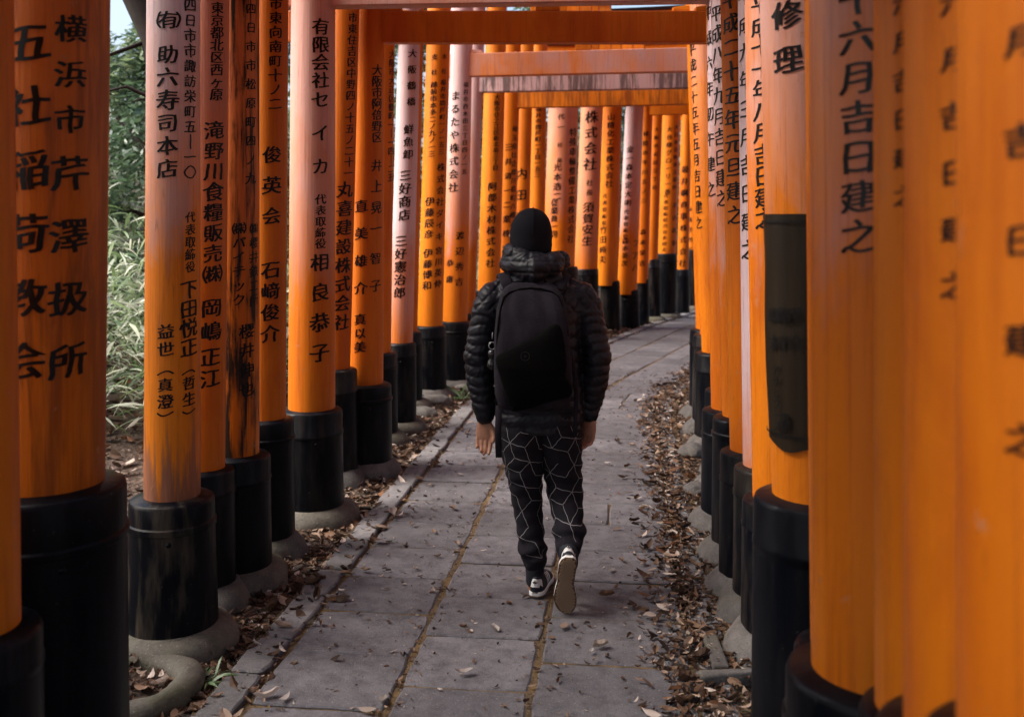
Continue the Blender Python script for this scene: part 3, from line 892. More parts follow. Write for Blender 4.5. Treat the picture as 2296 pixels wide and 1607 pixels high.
def scatter(name, X, Y, Z, size, cols, wts, label, flat=.24, material=None, parent=None):
    n = len(X)
    VV = np.empty((n * 14, 3)); CC = np.empty((n * 14, 4)); FF = []
    ci = rng.choice(len(cols), n, p=wts / wts.sum())
    for i in range(n):
        L = size * float(np.clip(rng.lognormal(-.1, .45), .35, 2.4)); W = L * rng.uniform(.32, .6)
        V, fs = leaf_shape(L, W, rng.uniform(-.5, 1.0), rng.uniform(-.4, 1.0))
        E = Matrix.Rotation(rng.uniform(0, 6.283), 3, 'Z') @ Matrix.Rotation(rng.normal(0, flat), 3, 'X') @ Matrix.Rotation(rng.normal(0, flat), 3, 'Y')
        V = V @ np.array(E).T + (X[i], Y[i], Z[i] + L * .12)
        VV[i * 14:i * 14 + 14] = V
        CC[i * 14:i * 14 + 14, :3] = np.clip(cols[ci[i]] * rng.uniform(.75, 1.3), 0, 1); CC[i * 14:i * 14 + 14, 3] = 1
        b = i * 14
        FF += [tuple(q + b for q in f) for f in fs]
    me = tri_mesh(name, VV.tolist(), FF, False)
    ca = me.color_attributes.new('tint', 'FLOAT_COLOR', 'POINT')
    ca.data.foreach_set('color', CC.ravel())
    o = link(name, me, material or M_LITTER)
    if label: tag(o, label, None, kind='stuff')
    return o
def verge(side, n, s0, s1, o_in, o_out, spill):
    s = s0 + (s1 - s0) * rng.random(n) ** 1.5
    t = rng.random(n)
    o = np.where(rng.random(n) < spill, o_in - np.abs(rng.normal(0, .11, n)), o_in + (o_out - o_in) * t)
    P_ = np.array([on_path(a, side * b) for a, b in zip(s, o)])
    Z = np.maximum(ground_z(P_[:, 0], P_[:, 1]), np.where(np.abs(o) < .97, .002, -1)) + rng.random(n) * .012
    return P_[:, 0], P_[:, 1], Z
x, y, z = verge(-1, 19000, 1.5, 17, .97, 1.75, .055)
scatter('leaf_litter', x, y, z, .040, LEAF_COL, LEAF_W, 'brown dry leaf litter heaped along the left edge of the path')
x, y, z = verge(1, 19000, 1.5, 17, .80, 1.40, .28)
scatter('leaf_litter', x, y, z, .036, LEAF_COL, LEAF_W, 'brown dry leaf litter heaped along the right edge of the path')
n = 9000
X = rng.uniform(-7.5, -1.3, n); Y = rng.uniform(2.6, 15, n)
s_, o_ = path_so(X, Y); k = (o_ < -1.6)
X, Y = X[k], Y[k]
scatter('leaf_litter', X, Y, ground_z(X, Y) + .01, .085, LEAF_COL, LEAF_W + np.array([0, 0, .05, .1, .12, .1, 0, 0]), 'dry leaves covering the slope behind the left row of pillars')
# crumbs of bark, needles and soil on the slabs
n = 5200
s = rng.uniform(1.5, 11, n); o = np.where(rng.random(n) < .55, rng.choice([-.83, -.325, .16, .74], n) + rng.normal(0, .03, n), rng.uniform(-.8, .74, n))
P_ = np.array([on_path(a, b) for a, b in zip(s, o)])
scatter('leaf_litter', P_[:, 0], P_[:, 1], np.full(n, .001), .017, LEAF_COL, LEAF_W, 'crumbs of leaf and bark scattered on the paving slabs', .15)

# single pale leaves lying on the slabs
for k in range(64):
    s = 2.2 + 7.5 * random.random() ** 1.4
    o = random.choice([random.uniform(-.8, -.3), random.uniform(-.8, .72), random.uniform(.35, .74)])
    px, py = on_path(s, o)
    L = random.uniform(.035, .075); W = L * random.uniform(.35, .6)
    V, fs = leaf_shape(L, W, random.uniform(-.2, .8), random.uniform(-.1, .8))
    bm = bmesh.new()
    vs = [bm.verts.new(v) for v in V]
    for f in fs: bm.faces.new([vs[i] for i in f])
    me = bpy.data.meshes.new('fallen_leaf'); bm.to_mesh(me); bm.free()
    c = random.choice([(.30, .24, .20), (.22, .15, .11), (.36, .31, .28), (.17, .095, .055), (.22, .19, .165)])
    ca = me.color_attributes.new('tint', 'FLOAT_COLOR', 'POINT')
    for d in ca.data: d.color = (*c, 1)
    lf = link('fallen_leaf', me, M_LITTER)
    lf.location = (px, py, .010 + L * .08); lf.rotation_euler = (random.uniform(-.15, .15), random.uniform(-.15, .15), random.uniform(0, 6.28))
    tag(lf, 'small pale dry leaf lying on the grey paving slabs', 'leaf', 'single dry leaves on the path')

# ------------------------------------------------------------------ bamboo grass, tufts
def blades(name, roots, blade, lab, per, spread, colset, kind='stuff', cat=None):
    """long arched blades: roots (x, y, z, height)"""
    VV, FF, CC = [], [], []
    off = 0
    for (x, y, z, h) in roots:
        for q in range(per):
            L = blade * random.uniform(.6, 1.3); W = L * random.uniform(.07, .115)
            a = random.uniform(0, 6.283); el = random.uniform(-.1, 1.2)
            zz = z + h * random.uniform(.15, 1) if h else z
            d = Vector((math.cos(a) * math.cos(el), math.sin(a) * math.cos(el), math.sin(el)))
            sd_ = Vector((-math.sin(a), math.cos(a), 0))
            sd_ = Matrix.Rotation(random.uniform(-.8, .8), 3, d) @ sd_
            p = Vector((x + random.uniform(-spread, spread), y + random.uniform(-spread, spread), zz))
            c = np.array(random.choice(colset)) * random.uniform(.75, 1.25)
            for i, wq in enumerate((.35, 1, .8, .02)):
                t = i / 3
                b = p + d * (L * t) + Vector((0, 0, -L * .38 * t * t))
                VV += [b - sd_ * (W * .5 * wq), b + sd_ * (W * .5 * wq)]
                CC += [(*c, 1)] * 2
            for i in range(3):
                o = off + 2 * i
                FF.append((o, o + 1, o + 3, o + 2))
            off += 8
    me = tri_mesh(name, VV, FF, True)
    ca = me.color_attributes.new('tint', 'FLOAT_COLOR', 'POINT')
    ca.data.foreach_set('color', np.array(CC, float).ravel())
    o = link(name, me, M_LEAF)
    tag(o, lab, cat, kind=kind)
    return o
SASA = [(.20, .28, .12), (.32, .40, .24), (.13, .20, .08), (.46, .51, .40), (.07, .12, .05), (.55, .58, .46)]
roots = []
for k in range(6500):
    d = random.uniform(0, 1) ** 1.3
    s = random.uniform(4.5, 17)
    x, y = on_path(s, -2.35 - 5.2 * d)
    if y < 6.3: continue
    gz = float(ground_z(x, y)[0])
    roots.append((x, y, gz, random.uniform(.5, 1.45)))
blades('bamboo_grass', roots, .24, 'pale green bamboo grass covering the slope behind the left pillars', 6, .16, SASA)
for (x, y, lab, nb, bl) in ((mx(460, 3.5), 3.5, 'small green grass tuft in the litter next to the empty concrete ring', 20, .10),
                            (mx(300, 3.62), 3.62, 'green weed growing inside the empty concrete ring', 16, .12),
                            (mx(286, 4.0), 3.62, 'grey green weed against the foot of the worn black sleeve', 14, .14),
                            (mx(1036, 9.0), 9.0, 'thin green sprout standing by the sleeve next to the walker\'s left elbow', 12, .30)):
    blades('grass_tuft', [(x, y, .005, 0)] * nb, bl, lab, 1, .03, [(.09, .16, .06), (.13, .20, .09), (.18, .24, .13)], 'thing', 'grass tuft')

# ------------------------------------------------------------------ trees
CROWN = {}
def crown_mesh(kind):
    if kind in CROWN: return CROWN[kind]
    VV, FF, CC = [], [], []
    off = 0
    pal = [(.05, .09, .045), (.075, .13, .065), (.11, .17, .095), (.15, .20, .10), (.025, .05, .025)]
    nspray = 520
    for q in range(nspray):
        a = random.uniform(0, 6.283); zz = random.uniform(0, 1)
        env = math.sin(min(1, zz * 1.15 + .12) * math.pi) ** .6
        rr = env * (.35 + .65 * math.sqrt(random.random()))
        rr *= 1 + .35 * math.sin(3 * a + 5 * zz)
        c0 = Vector((rr * math.cos(a), rr * math.sin(a), zz * 2.0))
        dirn = Vector((math.cos(a), math.sin(a), random.uniform(-.5, .3))).normalized()
        base = np.array(pal[min(4, int(random.random() ** 1.1 * 5))])
        for t in range(26):
            p = c0 + dirn * (t / 26 * .42) + Vector((0, 0, -.25 * (t / 26) ** 2)) + Vector((random.uniform(-.05, .05) for _ in range(3)))
            d = (dirn + Vector((random.uniform(-1, 1), random.uniform(-1, 1), random.uniform(-1.1, .5)))).normalized()
            sd_ = d.cross(Vector((random.uniform(-1, 1), random.uniform(-1, 1), 1))).normalized()
            L = random.uniform(.05, .10); W = L * .16
            c = base * random.uniform(.7, 1.4)
            VV += [p, p + d * L * .5 + sd_ * W, p + d * L, p + d * L * .5 - sd_ * W]
            CC += [(*c, 1)] * 4
            FF.append((off, off + 1, off + 2, off + 3)); off += 4
    me = tri_mesh('crown', VV, FF, False)
    ca = me.color_attributes.new('tint', 'FLOAT_COLOR', 'POINT')
    ca.data.foreach_set('color', np.array(CC, float).ravel())
    me.materials.append(M_LEAF)
    CROWN[kind] = me
    return me
def tree(x, y, h, cr, lab, base=.32, lean=(0, 0), tr=.12, group='trees around the torii path'):
    gz = float(ground_z(x, y)[0]) - .1
    t = empty('tree', (x, y, gz), random.uniform(0, 6.28), lab, 'tree', group)
    bm = bmesh.new()
    pts = [(lean[0] * k * k * h * .2 + .12 * math.sin(k * 5 + x), lean[1] * k * k * h * .2 + .1 * math.cos(k * 4 + y), h * .9 * k) for k in (0, .15, .3, .5, .7, .85, 1)]
    tube(bm, pts, [tr * (1.25 if k == 0 else 1 - .8 * k) for k in (0, .15, .3, .5, .7, .85, 1)], 12)
    for q in range(9):
        k = random.uniform(base * .9, .85); a = random.uniform(0, 6.28)
        p = Vector((lean[0] * k * k * h * .2, lean[1] * k * k * h * .2, h * .9 * k))
        e = p + Vector((math.cos(a) * cr * .8, math.sin(a) * cr * .8, cr * random.uniform(.0, .5)))
        tube(bm, [p, (p + e) / 2 + Vector((0, 0, .15)), e], [tr * .35, tr * .2, tr * .06], 7)
    obj('trunk', bm, M_BARK, t)
    c = link('crown', crown_mesh('a'), None, t)
    c.location = (lean[0] * h * .12, lean[1] * h * .12, h * base); c.scale = (cr, cr, h * (1 - base) / 2.0)
    return t
tree(-3.9, 10.6, 3.4, 1.7, 'feathery green tree in the gap left of the pale topped pillar', .22)
tree(-6.4, 13.6, 3.1, 2.3, 'taller feathery tree farther back in the left gap, under the bright sky', .2)
tree(-4.2, 15.8, 4.8, 2.2, 'green tree glimpsed through the slit beside the mauve pillar', .15)
tree(-2.3, 20.0, 6.0, 2.4, 'green tree behind the middle of the left row', .12)
tree(.6, 24.5, 6.5, 2.5, 'dark green tree in the narrow gap beside the thick far pillar', .1)
tree(3.4, 26.5, 6.5, 2.5, 'dark green tree in the far gap beside the white weathered pillar', .1)
tree(7.2, 27.5, 7.0, 2.8, 'dark green tree beyond the far bend of the row', .1)
for k, (x, y) in enumerate(((4.6, -1.0), (4.9, 3.0), (8.2, 8.0), (12.5, 11.5), (-5.2, -2.0), (.6, -4.8), (-6.2, 1.0))):  # out-of-view trees, added to keep light off the near gates
    tree(x, y, 8 + k % 3, 2.6, ['broad tree outside the right row, nearest the viewpoint', 'broad tree outside the right row, second along', 'broad tree outside the right row, third along', 'broad tree outside the right row beyond the bend',
                                'broad tree on the left behind the viewpoint', 'broad tree straight behind the viewpoint', 'broad tree on the left beside the viewpoint'][k], .34, tr=.2)
# dark leaning trunk in the upper left gap
g = empty('leaning_tree', (-2.20, 7.0, .0), 0, 'dark bare trunk leaning across the top of the left gap', 'tree')
bm = bmesh.new()
tube(bm, [(0, 0, -.1), (-.12, .02, 1.2), (-.24, .05, 2.2), (-.42, .1, 3.0), (-.72, .15, 3.6), (-1.2, .2, 4.2)], [.13, .115, .105, .10, .09, .07], 14)
tube(bm, [(-.30, .05, 2.5), (-.55, -.1, 2.62), (-.85, -.1, 2.55)], [.02, .012, .005], 6)
tube(bm, [(-.42, .1, 3.0), (-.7, -.05, 2.85), (-.95, -.15, 2.95), (-1.15, -.2, 2.9)], [.02, .012, .008, .004], 6)
obj('trunk', bm, M_BARK, g)
#@@PERSON
# ------------------------------------------------------------------ the walking person (x right, y away from the camera, z up; origin between the feet)
PO = Vector((mx(1205, 4.35), 4.35, 0))
M_SKIN = make_simple('skin', (.42, .21, .13), .5, .4, .15, 40, .1, (.34, .15, .09))
M_JACKET = make_simple('black_nylon', (.008, .008, .012), .44, .28, .7, 30, .12)
M_KNIT = make_simple('black_knit', (.007, .007, .010), .9, .15, .8, 220, .35)
M_PACK = make_simple('charcoal_canvas', (.012, .010, .014), .85, .15, .8, 160, .25)
M_FLATBLACK = make_simple('flat_black_cloth', (.003, .003, .003), .95, .05, .4, 160, .1)
M_PANTS = make_simple('black_jersey', (.008, .007, .010), .88, .2, .8, 120, .2)
M_PRINT = make_simple('white_print', (.31, .295, .305), .7, .2, .2, 60)
M_SHOE = make_simple('black_suede', (.010, .011, .016), .7, .3, .7, 120, .15)
M_WHITE = make_simple('white_leather', (.78, .77, .75), .5, .4, -.15, 30, .1)
M_GUM = None
def make_gum():
    m, n, l, b = mat('gum_sole')
    v = coords(n, l, (1, 1, 1), False, 'Object')
    col = mix(n, l, noise_(n, l, v, 25, 4), (.27, .17, .10), (.36, .25, .16))
    l.new(col, b.inputs['Base Color']); b.inputs['Roughness'].default_value = .7
    return m
M_GUM = make_gum()
M_GUMD = make_simple('dark_gum', (.10, .058, .032), .75, .3, .3, 40)
M_METAL = make_simple('bright_metal', (.5, .5, .5), .3, .5, .1, 20, 0, None, 1.0)
M_EYE = make_simple('eye_white', (.6, .58, .55), .3)

person = empty('person', PO, 0, 'person walking away in black beanie, black puffer jacket and patterned joggers', 'person')

def remeshed(name, build, voxel, material, parent, smooth_it=2, disp=None):
    bm = bmesh.new(); build(bm)
    bmesh.ops.recalc_face_normals(bm, faces=bm.faces)
    me = bpy.data.meshes.new(name); bm.to_mesh(me); bm.free()
    o = bpy.data.objects.new(name, me); C.objects.link(o)
    md = o.modifiers.new('r', 'REMESH'); md.mode = 'VOXEL'; md.voxel_size = voxel
    if smooth_it:
        ms = o.modifiers.new('s', 'SMOOTH'); ms.iterations = smooth_it; ms.factor = .5
    dg = bpy.context.evaluated_depsgraph_get(); dg.update()
    m2 = bpy.data.meshes.new_from_object(o.evaluated_get(dg))
    o.modifiers.clear()
    o.data = m2; bpy.data.meshes.remove(me)
    m2.name = name
    if disp:
        n = len(m2.vertices)
        co = np.empty(n * 3); m2.vertices.foreach_get('co', co); co = co.reshape(-1, 3)
        nm = np.empty(n * 3); m2.vertex_normals.foreach_get('vector', nm); nm = nm.reshape(-1, 3)
        co = co + nm * disp(co)[:, None]
        m2.vertices.foreach_set('co', co.ravel()); m2.update()
    m2.polygons.foreach_set('use_smooth', [True] * len(m2.polygons))
    if not m2.materials: m2.materials.append(material)
    o.parent = parent
    return o

V3 = Vector
# joints
SH_L, EL_L, WR_L = V3((-.185, 0, 1.355)), V3((-.262, -.02, 1.06)), V3((-.238, -.01, .795))
SH_R, EL_R, WR_R = V3((.185, 0, 1.355)), V3((.262, -.03, 1.06)), V3((.238, .02, .80))
HIP_L, KN_L, AN_L = V3((-.085, 0, .86)), V3((-.045, .05, .48)), V3((-.012, -.01, .10))
HIP_R, KN_R, AN_R = V3((.095, 0, .86)), V3((.125, .03, .50)), V3((.128, -.17, .27))

def hand(bm, side, wr, yaw):
    """relaxed hand, fingers down and curled; palm turned back. side -1 left, +1 right"""
    M = Matrix.Translation(wr) @ Matrix.Rotation(yaw, 4, 'Z')
    def q(x, y, z): return M @ V3((-side * x, y, z))           # +x towards the body (thumb side)
    # palm
    rings = []
    for z, wv, t, cx, cy in ((.03, .026, .020, 0, 0), (.0, .029, .020, 0, 0), (-.03, .037, .019, .002, -.002), (-.06, .042, .017, .003, -.006), (-.082, .041, .014, .003, -.010), (-.092, .034, .009, .003, -.012)):
        rings.append([q(cx + wv * math.cos(a), cy + t * math.sin(a), z) for a in (2 * math.pi * k / 16 for k in range(16))])
    loft(bm, rings)
    # four fingers: index nearest the thumb
    for fx, l, r, cv in ((.033, .070, .0092, .55), (.012, .078, .0096, .70), (-.010, .072, .0092, .85), (-.030, .057, .0082, 1.0)):
        pts = [q(fx * .9, -.008, -.070)]
        a = .12
        x, y, z = fx, -.012, -.088
        pts.append(q(x, y, z))
        for seg, (sl, da) in enumerate(((.45, .38), (.30, .62), (.25, .5))):
            a += da * cv
            y -= math.sin(a) * l * sl; z -= math.cos(a) * l * sl
            x -= .0015 * math.copysign(1, fx)
            pts.append(q(x, y, z))
        tube(bm, pts, [r * 1.05, r * 1.08, r, r * .92, r * .78], 10)
    # thumb leaves the side of the palm near its base
    tube(bm, [q(.016, -.002, -.018), q(.040, -.012, -.044), q(.049, -.022, -.070), q(.045, -.034, -.094)], [.015, .0125, .0105, .0085], 10)

def body(bm):
    # head (face away from the camera), neck, trunk
    rings = []
    for z, rx, ry, cy in ((1.487, .055, .06, .0), (1.515, .058, .068, .012), (1.54, .066, .088, .016), (1.57, .073, .097, .012), (1.61, .078, .101, .004), (1.65, .078, .100, .0), (1.685, .066, .084, -.004), (1.708, .040, .052, -.006), (1.714, .015, .02, -.006)):
        rings.append([(-.03 + rx * math.cos(a), cy + ry * math.sin(a), z) for a in (2 * math.pi * k / 24 for k in range(24))])
    loft(bm, rings)
    tube(bm, [(-.03, .098, 1.625), (-.03, .110, 1.60), (-.03, .118, 1.582), (-.03, .104, 1.572)], [.008, .011, .015, .010], 10)      # nose
    tube(bm, [(-.055, .096, 1.548), (-.03, .104, 1.549), (-.005, .096, 1.548)], [.005, .008, .005], 8)                             # lips
    tube(bm, [(-.055, .094, 1.538), (-.03, .101, 1.536), (-.005, .094, 1.538)], [.005, .008, .005], 8)
    for s in (-1, 1):
        tube(bm, [(-.03 + s * .079, .0, 1.625), (-.03 + s * .088, -.008, 1.60), (-.03 + s * .081, .0, 1.572)], [.011, .013, .009], 8)   # ears
        tube(bm, [(-.03 + s * .050, .082, 1.628), (-.03 + s * .03, .090, 1.632), (-.03 + s * .012, .088, 1.628)], [.006, .008, .006], 8)  # brows
    tube(bm, [(-.02, -.008, 1.52), (-.012, -.01, 1.46), (0, -.01, 1.38)], [.056, .058, .075], 18)
    tube(bm, [(0, 0, 1.36), (.0, 0, 1.24), (.005, 0, 1.05), (.01, 0, .90), (.01, 0, .82)], [(.165, .095), (.165, .11), (.145, .10), (.155, .105), (.13, .1)], 24)
    for s, e, w_ in ((SH_L, EL_L, WR_L), (SH_R, EL_R, WR_R)):
        tube(bm, [s * .9 + V3((0, 0, .135)), s, (s + e) / 2, e, (e + w_) / 2, w_], [.05, .056, .048, .041, .038, .028], 14)
    for h, k, a in ((HIP_L, KN_L, AN_L), (HIP_R, KN_R, AN_R)):
        tube(bm, [h, (h + k) / 2, k, (k + a) / 2 + V3((0, .010, .02)), a], [.085, .070, .050, .046, .034], 16)
    tube(bm, [AN_L, AN_L + V3((0, -.01, -.06)), AN_L + V3((.01, .10, -.07)), AN_L + V3((.012, .17, -.078))], [.035, .036, .032, .022], 12)
    tube(bm, [AN_R, AN_R + V3((0, -.05, -.02)), AN_R + V3((.0, .0, -.13)), AN_R + V3((0, .03, -.20))], [.035, .034, .03, .022], 12)
    hand(bm, -1, WR_L + V3((0, 0, -.012)), -.15)
    hand(bm, 1, WR_R + V3((0, 0, -.012)), -.75)
remeshed('body', body, .0038, M_SKIN, person, 3)
for s in (-1, 1):
    bm = bmesh.new(); bmesh.ops.create_uvsphere(bm, u_segments=12, v_segments=8, radius=.012)
    bmesh.ops.translate(bm, vec=(-.03 + s * .031, .083, 1.613), verts=bm.verts)
    obj('eye', bm, M_EYE, person)

# beanie
bm = bmesh.new()
rings = []
for z, rx, ry, cy in ((1.530, .082, .102, -.004), (1.526, .087, .107, -.004), (1.545, .0925, .111, -.003), (1.575, .0955, .114, -.002), (1.585, .0945, .113, -.002), (1.605, .0950, .113, -.002), (1.63, .0935, .112, -.003), (1.655, .088, .106, -.004), (1.68, .078, .094, -.006), (1.70, .064, .077, -.008), (1.715, .045, .054, -.009), (1.724, .024, .030, -.009), (1.727, .008, .01, -.009)):
    rings.append([(-.03 + rx * (1 + .006 * math.sin(5 * a + z * 30)) * math.cos(a) + .010 * (z - 1.53) * 2, cy + ry * math.sin(a), z + .010 * math.cos(a) * (1 if z < 1.61 else 0) * -1) for a in (2 * math.pi * k / 48 for k in range(48))])
loft(bm, rings, cap0=False)
bn = obj('beanie', bm, M_KNIT, person)
bm = bmesh.new()
tube(bm, [(-.022, -.115, 1.61), (-.021, -.1145, 1.65), (-.020, -.105, 1.685), (-.020, -.086, 1.708), (-.020, -.055, 1.723), (-.02, -.01, 1.729)], [.0028] * 6, 6)
obj('seam', bm, M_KNIT, bn)

# jacket: trunk, sleeves and the rolled hood in one quilted shell
def arm_axis(s, e, w_):
    return [s * .82 + V3((0, 0, .262)), s * .98 + V3((0, 0, .018)), s.lerp(e, .25) + V3((math.copysign(.012, s.x), 0, 0)), s.lerp(e, .6) + V3((math.copysign(.010, s.x), 0, 0)), e + V3((math.copysign(.004, s.x), 0, 0)), e.lerp(w_, .5) + V3((math.copysign(.006, s.x), 0, 0)), w_ + V3((0, 0, .035)), w_ + V3((0, 0, .0))]
ARM_L, ARM_R = arm_axis(SH_L, EL_L, WR_L), arm_axis(SH_R, EL_R, WR_R)
def jacket(bm):
    rings = []
    for z, rx, ry, cx, cy in ((.735, .192, .130, .012, .0), (.78, .196, .134, .012, 0), (.88, .195, .135, .008, 0), (1.0, .194, .134, .004, 0), (1.15, .198, .136, 0, 0), (1.27, .204, .138, 0, -.004), (1.33, .203, .130, 0, -.006), (1.375, .178, .112, -.003, -.008), (1.41, .132, .098, -.008, -.010), (1.44, .098, .088, -.012, -.010), (1.48, .082, .080, -.018, -.008)):
        rings.append([(cx + rx * math.copysign(abs(math.cos(a)) ** .85, math.cos(a)), cy + ry * math.copysign(abs(math.sin(a)) ** .85, math.sin(a)), z) for a in (2 * math.pi * k / 40 for k in range(40))])
    loft(bm, rings)
    for ax in (ARM_L, ARM_R):
        tube(bm, ax, [.045, .076, .077, .069, .063, .059, .050, .041], 20)
    # rolled hood behind the neck, higher on the left
    tube(bm, [(-.135, .045, 1.475), (-.128, -.02, 1.48), (-.092, -.085, 1.475), (-.015, -.125, 1.455), (.060, -.105, 1.475), (.100, -.045, 1.49), (.105, .04, 1.495)], [.040, .046, .055, .064, .056, .048, .040], 18)
    tube(bm, [(-.118, .05, 1.535), (-.122, -.02, 1.535), (-.10, -.075, 1.525), (-.05, -.105, 1.515), (.01, -.11, 1.505), (.06, -.08, 1.50)], [.034, .038, .038, .034, .03, .025], 14)
    tube(bm, [(-.09, -.08, 1.40), (-.01, -.11, 1.385), (.075, -.085, 1.405)], [.045, .05, .045], 14)
def seg_param(co, ax):
    """distance along and from a polyline"""
    best = np.full(len(co), 9.); tt = np.zeros(len(co)); acc = 0
    for a, b in zip(ax[:-1], ax[1:]):
        a_, b_ = np.array(a), np.array(b); d = b_ - a_; L = np.linalg.norm(d)
        t = np.clip(((co - a_) @ d) / (L * L), 0, 1)
        r = np.linalg.norm(co - (a_ + t[:, None] * d), axis=1)
        m = r < best
        best[m] = r[m]; tt[m] = acc + t[m] * L
        acc += L
    return tt, best
def quilt(co):
    x, y, z = co.T
    tl, rl = seg_param(co, ARM_L); tr_, rr_ = seg_param(co, ARM_R)
    t = np.where(x < 0, tl, tr_); r = np.where(x < 0, rl, rr_)
    sleeve = (np.abs(x) > .185) & (r < .11)
    wob = .55 * np.sin(x * 40 + z * 9) + .4 * np.sin(y * 26 + z * 14) + .25 * np.sin(y * 55 - z * 31)
    ph = np.where(sleeve, t / .041 * math.pi + wob, z / .055 * math.pi + .5 * wob)
    puff = np.abs(np.sin(ph)) ** .55
    # diamonds over the shoulders and squares on the hood
    u = x * 1.0 + z * .9; v = x * 1.0 - z * .9
    dia = np.minimum(np.abs(np.sin(u / .062 * math.pi + .3 * wob)), np.abs(np.sin(v / .062 * math.pi + .3 * wob))) ** .5
    sq = np.minimum(np.abs(np.sin(np.arctan2(y, x + .015) * 5.5 + .2)), np.abs(np.sin(z / .05 * math.pi + .4))) ** .5
    k = np.where((z > 1.27) & (z < 1.40), dia, np.where(z >= 1.40, sq, puff))
    # small creases
    cr = .0016 * np.sin(x * 130 + 4 * np.sin(z * 60)) * np.sin(z * 110 + y * 90 + 3 * np.sin(x * 50))
    return (k - .75) * .0085 + cr + .003 * np.sin(x * 30 + z * 22) * np.sin(z * 37 + y * 20)
jk = remeshed('jacket', jacket, .0055, M_JACKET, person, 4, quilt)
bm = bmesh.new()     # loose side strap hanging below the hem on the left
tube(bm, [(-.172, -.105, .86), (-.176, -.112, .74), (-.172, -.112, .635)], [(.014, .004)] * 3, 8, False)
obj('hem_strap', bm, M_PACK, person)

# trousers: two legs as measured rings, kept as a grid so the print can follow the cloth
def leg_rings(rows, seg=36):
    rings = []
    for cx, cy, z, rx, ry in rows:
        rings.append([V3((cx + rx * math.cos(a), cy + ry * math.sin(a), z)) for a in (2 * math.pi * k / seg for k in range(seg))])
    return rings
def dens(rows, n=90):
    """smooth resample of the rows"""
    A = np.array(rows, float); k = len(A)
    t = np.linspace(0, k - 1, n); out = []
    for q in t:
        i = min(int(q), k - 2); f = q - i
        p0, p1, p2, p3 = A[max(i - 1, 0)], A[i], A[i + 1], A[min(i + 2, k - 1)]
        out.append(.5 * ((2 * p1) + (-p0 + p2) * f + (2 * p0 - 5 * p1 + 4 * p2 - p3) * f * f + (-p0 + 3 * p1 - 3 * p2 + p3) * f ** 3))
    return out
LEG_L = dens([(-.055, 0, .86, .115, .125), (-.060, 0, .74, .113, .128), (-.060, .004, .64, .104, .122), (-.056, .012, .52, .082, .100), (-.050, .03, .45, .074, .088), (-.042, .03, .36, .066, .078), (-.030, .015, .27, .061, .072), (-.022, .0, .20, .060, .070), (-.016, -.006, .165, .060, .066), (-.012, -.008, .145, .050, .054), (-.011, -.008, .105, .044, .046)])
LEG_R = dens([(.075, 0, .86, .115, .125), (.090, 0, .74, .110, .128), (.100, .004, .64, .100, .122), (.116, .014, .52, .086, .100), (.124, .004, .45, .083, .095), (.130, -.05, .39, .072, .086), (.134, -.09, .345, .067, .078), (.136, -.122, .30, .069, .074), (.136, -.135, .275, .067, .068), (.132, -.155, .25, .052, .054), (.130, -.168, .222, .045, .046)])
def cloth_fold(p, cx, cy, z, seed):
    d = V3((p.x - cx, p.y - cy, 0)).normalized()
    a = math.atan2(d.y, d.x)
    amp = .004 + .012 * max(0, 1 - abs(z - (.19 if seed < 1 else .31)) / .09) + .006 * max(0, 1 - abs(z - .55) / .1)
    f = amp * (math.sin(z * 95 + 1.6 * math.sin(a * 2 + seed) + seed) * .5 + .5 * ns(math.cos(a) * 1.5 + seed, math.sin(a) * 1.5, z * 14))
    return p + d * f
GRID = []
bm = bmesh.new()
for seed, L in ((0.3, LEG_L), (1.7, LEG_R)):
    rr = leg_rings(L)
    rr = [[cloth_fold(p, row[0], row[1], row[2], seed) for p in r] for r, row in zip(rr, L)]
    loft(bm, rr)
    GRID.append((np.array([[tuple(p) for p in r] for r in rr]), np.array(L)))
trousers = obj('trousers', bm, M_PANTS, person)
